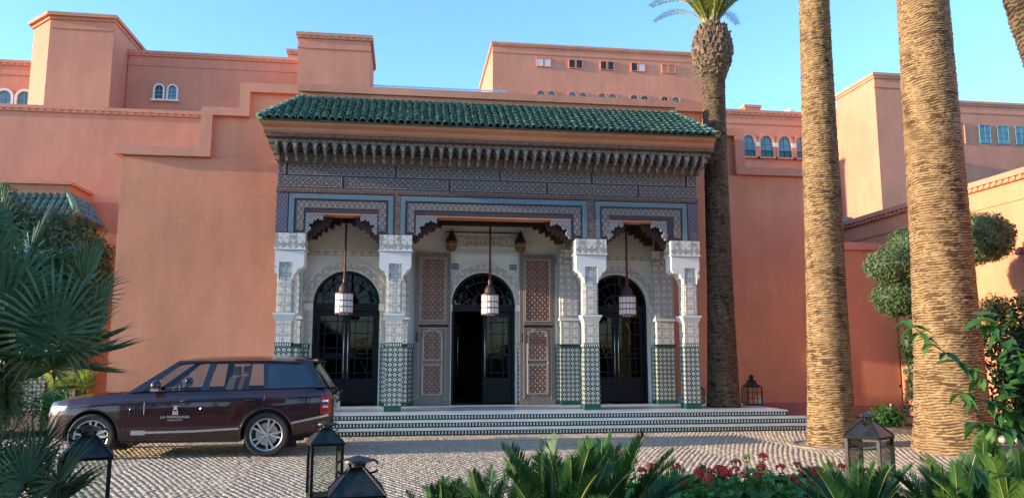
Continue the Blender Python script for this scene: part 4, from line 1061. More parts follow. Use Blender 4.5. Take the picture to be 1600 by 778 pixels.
# head and tail lights, grille, mirrors
def flank_patch(name, mat, poly, out):
    for s in (-1, 1):
        m = MB(); n = len(poly); c = (sum(p[0] for p in poly) / n, sum(p[1] for p in poly) / n)
        vs = [(c[0], s * (side_y(*c) + out * 1.3), c[1])] + [(x, s * (side_y(x, z) + out), z) for x, z in poly] + [(x, s * (side_y(x, z) - .02), z) for x, z in poly]
        fs = [(0, i + 1, (i + 1) % n + 1) for i in range(n)] + [(i + 1, i + 1 + n, (i + 1) % n + 1 + n, (i + 1) % n + 1) for i in range(n)]
        m.add(vs, [f if s == -1 else f[::-1] for f in fs]); m.build(name, mat, CAR)
flank_patch('headlight', 'whitelens', [(.07, .70), (.12, .82), (.25, .865), (.44, .86), (.40, .80), (.22, .72)], .008)
flank_patch('tail_light', 'redlens', [(4.56, .70), (4.575, 1.02), (4.68, 1.03), (4.735, 1.0), (4.74, .72), (4.70, .69)], .012)
for z in (.80, .90): flank_patch('reverse_light', 'whitelens', [(4.60, z), (4.60, z + .035), (4.69, z + .035), (4.69, z)], .018)
m = MB().box(-.012, .02, -.48, .48, .60, .74); m.build('grille', 'blackmatt', CAR)
m = MB()
for z in (.62, .655, .69, .725): m.box(-.02, .0, -.47, .47, z, z + .012)
m.build('grille_bars', 'chrome', CAR)
m = MB().box(4.775, 4.80, -.30, .30, .70, .84); m.build('number_plate', 'frosted', CAR)
m = MB().box(4.77, 4.82, -.62, .62, 1.01, 1.05).build('tailgate_trim', 'black', CAR)
for s in (-1, 1):
    MB().ball((1.86, s * 1.02, 1.20), (.085, .10, .085), 12, 8).build('door_mirror', 'paint', CAR, smooth=True)
    MB().box(1.80, 1.93, *sorted((s * .94, s * 1.11)), 1.105, 1.150).build('mirror_base', 'chrome', CAR)
    MB().tube([(1.84, s * .86, 1.09), (1.86, s * .98, 1.13)], .03, 6).build('mirror_arm', 'black', CAR)
# greenhouse
def gy(z): return .882 - max(0, z - 1.1) / .48 * .165
def slab(pts, th, out, name, mat, parent=CAR):
    for s in (-1, 1):
        a = [(x, s * (gy(z) + out), z) for x, z in pts]; b = [(x, s * (gy(z) + out - th), z) for x, z in pts]; n = len(pts)
        fs = [tuple(range(n)), tuple(range(2 * n - 1, n - 1, -1))] + [(i, i + n, (i + 1) % n + n, (i + 1) % n) for i in range(n)]
        MB().add(a + b, fs if s == -1 else [f[::-1] for f in fs]).build(name, mat, parent)
slab([(1.62, 1.10), (2.57, 1.115), (2.665, 1.565), (2.19, 1.56)], .006, -.006, 'front_window', 'carglass')
slab([(2.66, 1.115), (3.30, 1.12), (3.33, 1.565), (2.77, 1.565)], .006, -.006, 'rear_window', 'carglass')
slab([(3.335, 1.12), (3.60, 1.125), (3.56, 1.565), (3.365, 1.565)], .006, -.006, 'rear_window', 'carglass')
slab([(3.66, 1.125), (4.50, 1.155), (4.26, 1.55), (3.62, 1.565)], .006, -.006, 'quarter_window', 'tintglass')
slab([(1.36, 1.065), (1.62, 1.10), (2.19, 1.56), (2.12, 1.60)], .05, .0, 'windscreen_pillar', 'black')
slab([(2.555, 1.10), (2.665, 1.105), (2.775, 1.58), (2.66, 1.58)], .05, .001, 'centre_pillar', 'black')
slab([(3.30, 1.11), (3.335, 1.11), (3.365, 1.58), (3.33, 1.58)], .03, .0, 'window_bar', 'black')
slab([(3.595, 1.115), (3.665, 1.12), (3.625, 1.58), (3.55, 1.58)], .05, .001, 'door_pillar', 'black')
slab([(4.48, 1.145), (4.64, 1.15), (4.36, 1.585), (4.22, 1.585)], .05, .001, 'tail_pillar', 'black')
slab([(2.10, 1.555), (4.40, 1.545), (4.38, 1.60), (2.14, 1.61)], .05, .004, 'roof_rail', 'black')
m = MB(); RX = [(2.04, 1.612), (2.12, 1.632), (2.3, 1.662), (2.7, 1.685), (3.3, 1.695), (3.8, 1.688), (4.15, 1.665), (4.40, 1.635), (4.46, 1.60)]
K = 14
for x, z in RX:
    hw = .735 if x > 2.1 else .70
    if x > 4.3: hw = .71
    for k in range(K + 1):
        u = k / K * 2 - 1; m.v.append((x + (.08 * u * u if x < 2.1 else 0), u * hw, z - .085 * abs(u) ** 3.2))
for i in range(len(RX) - 1):
    for k in range(K): m.f.append((i * (K + 1) + k, (i + 1) * (K + 1) + k, (i + 1) * (K + 1) + k + 1, i * (K + 1) + k + 1)); m.mi.append(0)
n0 = len(m.v); m.v += [(x, y, z - .03) for x, y, z in m.v[:n0]]
for i in range(len(RX) - 1):
    for k in range(K): a = n0 + i * (K + 1) + k; m.f.append((a, a + 1, a + K + 2, a + K + 1)); m.mi.append(0)
e = (len(RX) - 1) * (K + 1)
for k in range(K): m.f.append((e + k, n0 + e + k, n0 + e + k + 1, e + k + 1)); m.mi.append(0); m.f.append((k, k + 1, n0 + k + 1, n0 + k)); m.mi.append(0)
for i in range(len(RX) - 1):
    for kk in (0, K): a, b = i * (K + 1) + kk, (i + 1) * (K + 1) + kk; m.f.append((a, b, n0 + b, n0 + a) if kk == K else (b, a, n0 + a, n0 + b)); m.mi.append(0)
m.build('roof', 'paint', CAR, smooth=50)
MB().box(4.36, 4.50, -.66, .66, 1.575, 1.60).build('roof_spoiler', 'paint', CAR)
def screen(name, mat, base, top, n=8):
    m = MB()
    for (xc, xe, hw, z, ze) in (base, top):
        for k in range(n + 1): u = k / n * 2 - 1; m.v.append((xc + (xe - xc) * u * u, u * hw, z + (ze - z) * u * u))
    for k in range(n): m.f.append((k, k + 1, n + 2 + k, n + 1 + k)); m.mi.append(0)
    m.build(name, mat, CAR, smooth=True)
screen('windscreen', 'carglass', (1.22, 1.38, .86, 1.10, 1.065), (2.02, 2.12, .70, 1.625, 1.58))
screen('tailgate_window', 'tintglass', (4.74, 4.62, .80, 1.13, 1.15), (4.44, 4.38, .70, 1.59, 1.57))
MB().box(1.22, 1.40, -.80, .80, 1.055, 1.085).build('scuttle', 'blackmatt', CAR)
# cabin: seats, dashboard, wheel
for y in (-.40, .40):
    m = MB().hexa([(2.40, y - .25, .62), (2.95, y - .25, .62), (2.95, y + .25, .62), (2.40, y + .25, .62), (2.38, y - .25, .84), (2.95, y - .25, .84), (2.95, y + .25, .84), (2.38, y + .25, .84)])
    m.hexa([(2.80, y - .24, .84), (2.95, y - .24, .84), (2.95, y + .24, .84), (2.80, y + .24, .84), (2.97, y - .20, 1.32), (3.08, y - .20, 1.32), (3.08, y + .20, 1.32), (2.97, y + .20, 1.32)])
    m.hexa([(2.99, y - .13, 1.34), (3.09, y - .13, 1.34), (3.09, y + .13, 1.34), (2.99, y + .13, 1.34), (3.02, y - .11, 1.50), (3.10, y - .11, 1.50), (3.10, y + .11, 1.50), (3.02, y + .11, 1.50)])
    m.build('front_seat', 'seat', CAR)
m = MB().box(3.35, 3.9, -.72, .72, .6, .84); m.hexa([(3.80, -.72, .84), (3.95, -.72, .84), (3.95, .72, .84), (3.80, .72, .84), (3.98, -.66, 1.30), (4.08, -.66, 1.30), (4.08, .66, 1.30), (3.98, .66, 1.30)])
for y in (-.42, .42): m.box(3.99, 4.08, y - .12, y + .12, 1.32, 1.46)
m.build('rear_bench', 'seat', CAR)
MB().hexa([(1.45, -.8, .7), (1.95, -.8, .7), (1.95, .8, .7), (1.45, .8, .7), (1.40, -.8, 1.05), (1.80, -.8, 1.08), (1.80, .8, 1.08), (1.40, .8, 1.05)]).build('dashboard', 'blackmatt', CAR)
m = MB().tube([(2.02 + .07 * math.sin(t), -.40 + .19 * math.cos(t), 1.06 + .17 * math.sin(t)) for t in [2 * PI * k / 20 for k in range(21)]], .016, 6, False)
m.tube([(1.8, -.40, 1.0), (2.02, -.40, 1.06)], .03, 6); m.tube([(2.02, -.58, 1.06), (2.02, -.22, 1.06)], .015, 5); m.build('steering_wheel', 'blackmatt', CAR)
# wheels
tyre = MB().lathe([(.262, -.10), (.29, -.115), (.345, -.115), (.366, -.098), (WR, -.07), (WR, .07), (.366, .098), (.345, .115), (.29, .115), (.262, .10)], n=44, ax='y', cap=False).mesh('tyre', 'tyre', smooth=35)
rm_ = MB().lathe([(.262, -.108), (.268, -.112), (.275, -.106), (.255, -.095), (.245, -.05), (.24, .09), (.262, .10)], n=44, ax='y', cap=False)
rimring = rm_
for k in range(5):
    for d in (-.20, .20):
        a = 2 * PI * k / 5 + PI / 2; ca, sa = math.cos(a), math.sin(a); a2 = a + d * 1.05; cb, sb = math.cos(a2), math.sin(a2)
        def P_(r, ang, off, y): return (r * math.cos(ang) - off * math.sin(ang), y, r * math.sin(ang) + off * math.cos(ang))
        i0 = a + d * .55
        rm_.hexa([P_(.055, i0, -.016, -.075), P_(.055, i0, .016, -.075), P_(.055, i0, .016, -.05), P_(.055, i0, -.016, -.05), P_(.262, a2, -.017, -.098), P_(.262, a2, .017, -.098), P_(.262, a2, .017, -.07), P_(.262, a2, -.017, -.07)])
rm_.lathe([(.0, -.085), (.035, -.085), (.068, -.078), (.072, -.04)], n=16, ax='y')
rim = rm_.mesh('rim', 'alloy', smooth=35)
nut = MB()
for k in range(5): a = 2 * PI * k / 5 - PI / 2; nut.lathe([(.012, -.06), (.012, -.09)][::-1], (.052 * math.cos(a), 0, .052 * math.sin(a)), 8, ax='y')
nut = nut.mesh('wheel_nuts', 'blackmatt')
disc = MB().lathe([(.0, -.02), (.19, -.02), (.19, .01), (0, .01)], n=28, ax='y').mesh('brake_disc', 'metal')
back = MB().lathe([(.0, .03), (.245, .03), (.245, .06), (0, .06)], n=28, ax='y').mesh('wheel_back', 'blackmatt')
for w in WX:
    for s in (-1, 1):
        e = empty('wheel', (w - 2.4, s * .845, WR - .01), parent=CAR); e.rotation_euler = (0, .35 if w > 2 else .1, 0 if s == -1 else PI)
        inst('tyre', tyre, e); inst('rim', rim, e); inst('brake_disc', disc, e); inst('wheel_back', back, e); inst('wheel_nuts', nut, e)
# lettering and emblem on the front door
def text(body, size, x, z, parent, name, mat='letter', xs_=1.0, space=1.0):
    c = bpy.data.curves.new(name, 'FONT'); c.body = body; c.size = size; c.align_x = 'CENTER'; c.extrude = .0015; c.space_character = space
    t = bpy.data.objects.new(name, c); COL.objects.link(t)
    dg = bpy.context.evaluated_depsgraph_get(); me = bpy.data.meshes.new_from_object(t.evaluated_get(dg)); bpy.data.objects.remove(t)
    me.materials.clear(); me.materials.append(M[mat])
    o = bpy.data.objects.new(name, me); COL.objects.link(o); o.parent = parent
    o.location = (x - 2.4, -side_y(x, z + size * .35) - .007, z); o.rotation_euler = (R(90), 0, 0); o.scale = (xs_, 1, 1); return o
text('LA MAMOUNIA', .062, 2.185, .655, BODY, 'door_lettering', xs_=1.12)
text('MARRAKECH', .034, 2.185, .612, BODY, 'door_lettering', xs_=1.1, space=1.15)
m = MB(); ye = -side_y(2.185, .77) - .006
for pts in ([(-.05, .715), (.05, .715), (.05, .728), (-.05, .728)], [(-.042, .73), (-.026, .73), (-.02, .775), (-.032, .79), (-.042, .775)], [(.042, .73), (.042, .775), (.032, .79), (.02, .775), (.026, .73)],
            [(-.022, .735), (.022, .735), (.012, .765), (-.012, .765)], [(-.03, .795), (.03, .795), (.026, .845), (-.026, .845)], [(-.034, .85), (-.02, .85), (-.02, .868), (-.034, .868)], [(-.008, .85), (.008, .85), (.008, .868), (-.008, .868)], [(.02, .85), (.034, .85), (.034, .868), (.02, .868)]):
    m.ext([(2.185 + x, z) for x, z in pts], ye - .002, ye + .012)
m.build('door_emblem', 'letter', BODY)

# ================================================================= garden lanterns in the bed
def garden_lantern(x, y, top, s, rz, label):
    """four-post lantern with a pyramid roof, a cap and two ring handles; top is the height of the cap"""
    L = empty('garden_lantern', (x, y, .1), label, 'lantern', 'tall lanterns along the planting bed'); L.rotation_euler = (0, 0, rz)
    ORG[L.name] = (0, 0, .1)
    h = .20 * s; ze = top - .29 * s; zb = max(.16, ze - .62 * s)
    MB().box(-h, h, -h, h, .1, zb).build('base', 'iron', L)
    for a in (-1, 1):
        for b in (-1, 1): MB().box(a * h * .94 - .014, a * h * .94 + .014, b * h * .94 - .014, b * h * .94 + .014, zb, ze).build('post', 'iron', L)
    for a in (-1, 1):
        MB().box(-h * .9, h * .9, a * h * .92 - .003, a * h * .92 + .003, zb, ze - .01).build('glass', 'lampglass', L)
        MB().box(a * h * .92 - .003, a * h * .92 + .003, -h * .9, h * .9, zb, ze - .01).build('glass', 'lampglass', L)
    MB().hexa([(-h * 1.05, -h * 1.05, ze), (h * 1.05, -h * 1.05, ze), (h * 1.05, h * 1.05, ze), (-h * 1.05, h * 1.05, ze), (-h * 1.08, -h * 1.08, ze + .025), (h * 1.08, -h * 1.08, ze + .025), (h * 1.08, h * 1.08, ze + .025), (-h * 1.08, h * 1.08, ze + .025)]).build('eave', 'iron', L)
    k = .045 * s; zr = ze + .025
    for sx, sy in ((0, -1), (1, 0), (0, 1), (-1, 0)):
        if sx == 0: q = [(-h * 1.06 * -sy, h * 1.06 * sy, zr), (h * 1.06 * -sy, h * 1.06 * sy, zr), (k * -sy, k * sy, top - .075 * s), (-k * -sy, k * sy, top - .075 * s)]
        else: q = [(h * 1.06 * sx, -h * 1.06 * sx, zr), (h * 1.06 * sx, h * 1.06 * sx, zr), (k * sx, k * sx, top - .075 * s), (k * sx, -k * sx, top - .075 * s)]
        MB().add(q, [(0, 1, 2, 3)]).build('roof_panel', 'bronze', L)
    for sx in (-1, 1):
        for sy in (-1, 1): MB().tube([(sx * h * 1.06, sy * h * 1.06, zr), (sx * k, sy * k, top - .075 * s)], .008, 5).build('roof_rib', 'iron', L)
    MB().lathe([(.05 * s, top - .08 * s), (.05 * s, top - .045 * s), (.115 * s, top - .035 * s), (.11 * s, top - .02 * s), (.05 * s, top - .003 * s), (.02 * s, top + .008 * s), (0, top + .01 * s)], n=20).build('cap', 'bronze', L, smooth=35)
    for sx in (-1, 1):
        MB().tube([(sx * (.055 + .055 + .055 * math.cos(t)) * s, .0, top - .075 * s + .05 * s * math.sin(t)) for t in [R(20) + R(310) * j / 18 for j in range(19)]], .009 * s, 5).build('ring_handle', 'iron', L, smooth=True)
garden_lantern(-2.61, 6.98, 1.15, .9, .35, 'garden lantern standing in front of the front wheel of the car')
garden_lantern(-.81, 8.36, 1.05, .80, .25, 'garden lantern standing behind the rear bumper of the car')
garden_lantern(-.33, 5.75, 1.02, .92, .1, 'lowest garden lantern, only cap and roof showing above bottom edge')
garden_lantern(4.19, 6.65, 1.21, .76, .6, 'garden lantern rising from the cycads between the two right palms')

# ================================================================= palms
def trunk(parent, base, top, prof, seed, ring=.085, bend=0, ang=56, relief=.034, mat='bark'):
    """palm stem with rows of leaf scars as relief; prof = [(height fraction, radius)]"""
    r_ = np.random.default_rng(seed); base, top = np.array(base, float), np.array(top, float)
    Ln = np.linalg.norm(top - base); nz = int(Ln / .016); A = ang
    t = np.linspace(0, 1, nz); hgt = t * Ln
    ax = base + (top - base) * t[:, None]; ax[:, 0] += bend * np.sin(PI * t)
    rad = np.interp(t, [p[0] for p in prof], [p[1] for p in prof])
    th = np.linspace(0, 2 * PI, A, endpoint=False)
    ph = r_.random(6) * 6.28
    def wob(sc_t, sc_z, n=5):
        o_ = 0
        for q in range(n):
            kt = r_.integers(1, sc_t + 1); o_ = o_ + np.sin(kt * th[None, :] + hgt[:, None] * r_.uniform(.3, 1) * sc_z + r_.random() * 6.28)
        return o_ / n
    zz = hgt[:, None] + ring * (.75 * wob(3, 1.5) + .55 * wob(7, 5) + .45 * wob(19, 17, 6) + r_.normal(0, .07, (nz, A)))
    u = zz / ring; k = np.floor(u).astype(int); f = u - k
    tab = r_.random((4096,)); cell = np.floor(th[None, :] / (2 * PI) * 13 + (k * 7 % 13) * .37 + .6 * wob(5, 3)).astype(int)
    amp = np.clip(.35 + .75 * tab[(k * 131 + cell * 17) % 4096] + .45 * wob(11, 9, 6), .1, 1.5)
    lip = np.clip(f, 0, 1) ** 1.4 * np.clip((1 - f) * 6, 0, 1)
    d = lip * amp
    rr = rad[:, None] * (1 + .012 * np.sin(3 * th + hgt[:, None] * .8)) + relief * d - .008 + r_.normal(0, .006, d.shape)
    V = np.stack([ax[:, None, 0] + rr * np.cos(th), ax[:, None, 1] + rr * np.sin(th), ax[:, None, 2] + 0 * rr - .012 * d], -1).reshape(-1, 3)
    i, j = np.meshgrid(np.arange(nz - 1), np.arange(A), indexing='ij'); j2 = (j + 1) % A
    F = np.stack([i * A + j, i * A + j2, (i + 1) * A + j2, (i + 1) * A + j], -1).reshape(-1, 4)
    crev = np.clip(1 - d * 2.6, 0, 1).ravel()
    return np_obj('trunk', V, F, mat, parent, {'crev': crev}, smooth=True)
def pinnate(L, wid, n, a0, a1, mat, lw=.02, vee=.35, sweep=.6, seed=0, rr=.012, droop=.15):
    """one feather leaf along +X, base at the origin; rachis elevation runs a0 to a1 degrees"""
    r_ = random.Random(seed); m = MB(); pts = []; p = Vector((0, 0, 0)); N = 26
    for i in range(N + 1):
        pts.append(p.copy()); a = R(a0 + (a1 - a0) * (i / N) ** 1.3); p = p + Vector((math.cos(a), 0, math.sin(a))) * (L / N)
    m.tube(pts, [rr * (1 - .8 * i / N) for i in range(N + 1)], 5, k=1)
    for q in range(n):
        s = .10 + .90 * (q + .5) / n; fi = s * N; i = min(int(fi), N - 1); b = pts[i].lerp(pts[i + 1], fi - i); t = (pts[i + 1] - pts[i]).normalized(); up = Vector((0, 1, 0)).cross(t) * -1
        up = t.cross(Vector((0, 1, 0))) * -1
        if up.z < 0: up = -up
        ll = wid * (math.sin(PI * (.12 + .80 * s)) ** .7) * r_.uniform(.9, 1.08); sw = sweep + .5 * s
        for sg in (-1, 1):
            d = (Vector((0, sg, 0)) + t * sw * r_.uniform(.85, 1.15) + up * (vee + r_.uniform(-.08, .08))).normalized()
            e = d * ll; mid = b + e * .5 + up * .0; tip = b + e - Vector((0, 0, droop * ll)); w = t * lw * .5
            m.add([b - w * .6, b + w * .6, mid + w, tip, mid - w], [(0, 1, 2, 4), (4, 2, 3)])
    return m.mesh('leaf_frond', [mat, 'rachis'])
def fan_mesh(rad, n, spread, mat, seed, pet=.6, lw=.030, cup=.25, split=.4, pitch=0):
    """fan leaf along +X: stalk from the origin, blade of n folded segments at its end"""
    r_ = random.Random(seed); m = MB(); c = Vector((pet, 0, 0)); m.tube([(0, 0, 0), (pet * .5, 0, .01), (pet, 0, 0)], [.011, .009, .007], 5, k=1)
    for i in range(n):
        a = R(-spread + 2 * spread * i / (n - 1)); ll = rad * (1 - .22 * abs(a) / R(spread) ) * r_.uniform(.88, 1.06)
        d0 = Vector((math.cos(a), math.sin(a), cup * (abs(math.sin(a)) * .6 + .1) + r_.uniform(-.05, .05))).normalized(); s0 = Vector((-d0.y, d0.x, 0)).normalized()
        cb, sb = math.cos(R(pitch)), math.sin(R(pitch)); rot = lambda q: Vector((q.x * cb - q.z * sb, q.y, q.x * sb + q.z * cb))
        d = rot(d0); sd = rot(s0); nn = d.cross(sd)
        w = lw * .5; mid = c + d * ll * split; far = c + d * ll * .75 - nn * 0; tip = c + d * ll - Vector((0, 0, .06 * ll * r_.uniform(.2, 1.6)))
        fold = nn * .010 * (1 if i % 2 else -1)
        m.add([c + sd * w * .12, mid + sd * w + fold, far + sd * w * .75, tip, far - sd * w * .75, mid - sd * w - fold, c - sd * w * .12, mid + nn * .006], [(0, 1, 7), (7, 5, 6), (0, 7, 6), (7, 1, 2), (7, 2, 4), (7, 4, 5), (2, 3, 4)])
    return m.mesh('fan_leaf', [mat, 'rachis'])
def crown(parent, org, meshes, n, tilt, r0=.1, sc=(1, 1), seed=1, name='frond', arc=None):
    r_ = random.Random(seed); og = Vector(ORG[parent.name])
    for i in range(n):
        az = (i * 2.39996 + r_.uniform(-.25, .25)) if arc is None else R(r_.uniform(*arc))
        me = meshes[i % len(meshes)]; t = R(r_.uniform(*tilt)); s = r_.uniform(*sc)
        o = inst(name, me, parent, Vector(org) + Vector((math.cos(az) * r0, math.sin(az) * r0, 0)) - og, (r_.uniform(-.25, .25), -t, az), s)
        o.rotation_mode = 'XYZ'
date = [pinnate(3.4, .52, 60, a0, a1, 'palmleaf', .036, .25, .55, 40 + k, .028) for k, (a0, a1) in enumerate(((72, 5), (58, -25), (45, -45), (80, 30)))]
P1 = empty('date_palm', (7.96, 18.85, .42), 'slim palm growing beside the portico with its leafy crown showing', 'palm tree', 'palms along the forecourt')
trunk(P1, (7.98, 18.85, .40), (8.02, 18.85, 9.3), [(0, .43), (.04, .40), (.12, .375), (.35, .325), (.7, .30), (.93, .30), (1, .33)], 3, .045, relief=.020, mat='bark_shaded')
tb = MB(); r_ = random.Random(5)
tb.lathe([(.30, 9.05), (.38, 9.3), (.49, 9.55), (.51, 9.85), (.45, 10.2), (.30, 10.5), (.1, 10.7), (0, 10.7)], (8.02, 18.85, 0), 20)
stubs = tb.build('crown_shaft', 'stub', P1, smooth=True)
sm = MB().hexa([(-.02, -.075, -.06), (.05, -.06, -.06), (.05, .06, -.06), (-.02, .075, -.06), (.06, -.045, .12), (.10, -.035, .10), (.10, .035, .10), (.06, .045, .12)]).mesh('leaf_base', 'stub')
for i in range(230):
    z = 9.1 + 1.4 * i / 230; rr = lerp([(9.05, .30), (9.3, .38), (9.55, .49), (9.85, .51), (10.2, .45), (10.5, .30)], z); a = i * 2.39996
    inst('leaf_base', sm, stubs, (8.02 + math.cos(a) * (rr - .02) - 7.96, math.sin(a) * (rr - .02), z - .42), (0, r_.uniform(-.5, .45), a + r_.uniform(-.5, .5)), r_.uniform(.5, 1.05))
crown(P1, (8.02, 18.85, 10.5), [date[0], date[3]], 34, (-12, 12), .12, (.75, .95), 4); crown(P1, (8.02, 18.85, 10.5), [date[1]], 6, (-4, 8), .12, (.5, .6), 14)
sp = MB()
for i in range(60):
    c = Vector((7.62, 18.6, 9.05)) + Vector((r_.gauss(-.12, .14), r_.gauss(0, .12), r_.gauss(.1, .2))); d = Vector((r_.gauss(0, 1), r_.gauss(0, 1), r_.gauss(0, 1))).normalized(); e = d.orthogonal().normalized()
    sp.add([c, c + d * .05 + e * .02, c + d * .09, c + d * .05 - e * .02], [(0, 1, 2, 3)])
tag(sp.build('sprouting_weed', 'ivy', P1), kind='stuff')
P2 = empty('date_palm', (8.12, 14.1, 0), 'middle bare palm trunk rising from the drive right of the steps', 'palm tree', 'palms along the forecourt')
trunk(P2, (8.12, 14.1, -.02), (8.35, 14.15, 13.5), [(0, .50), (.02, .455), (.06, .42), (.2, .375), (.45, .335), (.62, .30), (.8, .30), (1, .34)], 8, .045, relief=.019)
MB().lathe([(.30, 12.6), (.42, 13.0), (.50, 13.5), (.35, 14.2), (0, 14.4)], (8.35, 14.15, 0), 16).build('crown_shaft', 'stub', P2)
crown(P2, (8.35, 14.15, 14.0), date, 34, (-75, 25), .15, (.95, 1.25), 9)
MB().lathe([(.78, .004), (.80, .035), (.70, .04), (.66, .02)], (8.12, 14.1, 0), 28).build('kerb_ring', 'gravel', P2)
P3 = empty('date_palm', (9.85, 13.0, 0), 'thickest palm trunk, rough and sunlit, at the right', 'palm tree', 'palms along the forecourt')
trunk(P3, (9.85, 13.0, -.02), (9.95, 13.05, 14), [(0, .72), (.015, .68), (.05, .62), (.12, .575), (.25, .52), (.45, .48), (.6, .455), (.8, .44), (1, .5)], 15, .048, ang=84, relief=.022)
MB().lathe([(.44, 13.2), (.6, 13.7), (.62, 14.2), (.4, 15), (0, 15.2)], (9.95, 13.05, 0), 16).build('crown_shaft', 'stub', P3)
crown(P3, (9.95, 13.05, 14.8), date, 34, (-40, 25), .15, (1.1, 1.4), 19)
P4 = empty('date_palm', (8.55, 7.9, 0), 'leaning palm trunk cut off by the top right corner', 'palm tree', 'palms along the forecourt')
trunk(P4, (8.92, 7.9, -.02), (6.42, 7.6, 8.6), [(0, .42), (.1, .33), (.4, .25), (.8, .235), (1, .25)], 23, .055, mat='bark_shaded')
crown(P4, (6.42, 7.6, 8.6), date, 26, (-20, 25), .12, (.8, 1.0), 29)

# ================================================================= cycads and fan palms in the foreground
cyc = [pinnate(1.0, .20, 84, a0, a1, 'cycad', .0135, .55, .75, 60 + k, .010, .02) for k, (a0, a1) in enumerate(((78, 50), (62, 22), (48, 2), (70, 35), (35, -15)))]
cyb = [pinnate(1.0, .21, 76, a0, a1, 'cycad2', .014, .5, .7, 80 + k, .010, .02) for k, (a0, a1) in enumerate(((80, 62), (68, 40), (55, 20)))]
def cycad(x, y, s, n, seed, label, meshes=cyc, z=.1, tilt=(-8, 34)):
    C = empty('cycad', (x, y, z), label, 'cycad', 'cycads in the planting bed')
    MB().lathe([(.10, z), (.13, z + .1), (.11, z + .22), (.05, z + .28)], (x, y, 0), 10).build('stem', 'stub', C)
    crown(C, (x, y, z + .22), meshes, n, tilt, .05, (s * .88, s * 1.1), seed)
cycad(.25, 5.25, .58, 24, 1, 'small dark cycad at the left end of the front row')
cycad(.98, 4.95, .88, 36, 2, 'large dark cycad in the middle foreground with upright fronds')
cycad(1.42, 5.45, .84, 30, 3, 'dark cycad left of the red flowers')
cycad(3.15, 5.15, .68, 28, 4, 'dark cycad right of the flowers before the lantern')
cycad(3.75, 5.0, .74, 28, 5, 'dark cycad in front of the thickest palm')
cycad(4.02, 4.75, .76, 24, 6, 'bright green cycad at the bottom right', cyb)
cycad(.62, 5.6, .62, 24, 11, 'dark cycad between the small and the large one in the front row')
cycad(4.4, 5.5, .78, 26, 13, 'dark cycad behind the bright green one', cyb)
cycad(4.85, 5.4, .7, 20, 7, 'dark cycad cut by the right edge of the bed')
fans = [fan_mesh(.50, 36, 150, 'fan', 90 + k, .55, .024, c, .38, p) for k, (c, p) in enumerate(((.15, 30), (.2, 55), (.15, 80), (.3, 15)))]
fansy = [fan_mesh(.50, 30, 140, 'fanlit', 95 + k, .45, .024, c, .35, p) for k, (c, p) in enumerate(((.2, 40), (.3, 70)))]
FP = empty('fan_palm', (-3.55, 6.9, .1), 'large dark fan palm clump filling the left edge', 'fan palm')
heads = [((-3.75, 7.35, .05), (-3.36, 7.15, 1.85), .11, 1.2, 34), ((-4.3, 7.3, .05), (-4.0, 7.1, 2.4), .12, 1.2, 30), ((-3.9, 6.7, .05), (-3.55, 6.75, .95), .10, 1.0, 24), ((-3.2, 6.6, .05), (-3.10, 6.45, .55), .09, .85, 18), ((-4.4, 6.3, .05), (-4.2, 6.2, 1.3), .10, 1.05, 20)]
for k, (a, b, r0, s, n) in enumerate(heads):
    a, b = Vector(a), Vector(b); m = MB(); m.tube([a.lerp(b, i / 8) + Vector((.03 * math.sin(i), .03 * math.cos(i * 1.7), 0)) for i in range(9)], [r0 * (1 + .15 * (i % 2)) for i in range(9)], 9)
    m.build('trunk', 'fanbark', FP)
    crown(FP, b, fans, n, (-30, 62), .05, (s * .85, s * 1.1), 30 + k, 'fan_leaf')
YP = empty('fan_palm', (-7.4, 18.8, .1), 'yellow green fan palm at the corner of the tall wall', 'fan palm')
MB().tube([(-7.4, 18.8, .05), (-7.35, 18.8, .9), (-7.3, 18.75, 1.9)], [.11, .09, .08], 8).build('trunk', 'fanbark', YP)
crown(YP, (-7.3, 18.75, 1.95), fansy, 18, (-30, 50), .05, (.75, 1.0), 41, 'fan_leaf'); crown(YP, (-7.4, 18.6, 1.1), fansy, 12, (-20, 40), .05, (.7, .9), 42, 'fan_leaf')

# ================================================================= shrubs and trees
def leaves(parent, name, mat, blobs, size=.06, seed=0, shell=.35, asp=.45, noise=.12, jag=0):
    """small leaf faces through ellipsoids: blobs = [(centre, radii, count)]"""
    r_ = np.random.default_rng(seed); VV = []; 
    for c, rad, n in blobs:
        d = r_.normal(size=(n, 3)); d /= np.linalg.norm(d, axis=1)[:, None]
        q = 1 - shell * r_.random(n) ** 1.5
        bump = 1 + noise * np.sin(d[:, 0] * 7 + c[0] * 3) * np.sin(d[:, 1] * 6 + 1) * np.cos(d[:, 2] * 7 + c[2]) + r_.normal(0, .025 + jag, n)
        p = np.array(c) + d * (q * bump)[:, None] * np.array(rad)
        nrm = d + r_.normal(0, .75, (n, 3)); nrm /= np.linalg.norm(nrm, axis=1)[:, None]
        t = np.cross(nrm, r_.normal(size=(n, 3))); t /= np.linalg.norm(t, axis=1)[:, None]; b = np.cross(nrm, t)
        s = size * r_.uniform(.6, 1.35, n)[:, None]
        VV.append(np.stack([p - t * s * .5, p + b * s * asp * .5 + nrm * s * .05, p + t * s * .5, p - b * s * asp * .5 + nrm * s * .05], 1))
    V = np.concatenate(VV).reshape(-1, 3); F = np.arange(len(V)).reshape(-1, 4)
    return np_obj(name, V, F, mat, parent)
def core(parent, blobs, mat, k=.80):
    m = MB()
    for c, rad, n in blobs: m.ball(c, [v * k for v in rad], 14, 9)
    return m.build('inner_twigs', mat, parent, smooth=True)
T1 = empty('clipped_tree', (-11.1, 22.8, 0), 'rounded dark clipped tree behind the fan palm at left', 'tree')
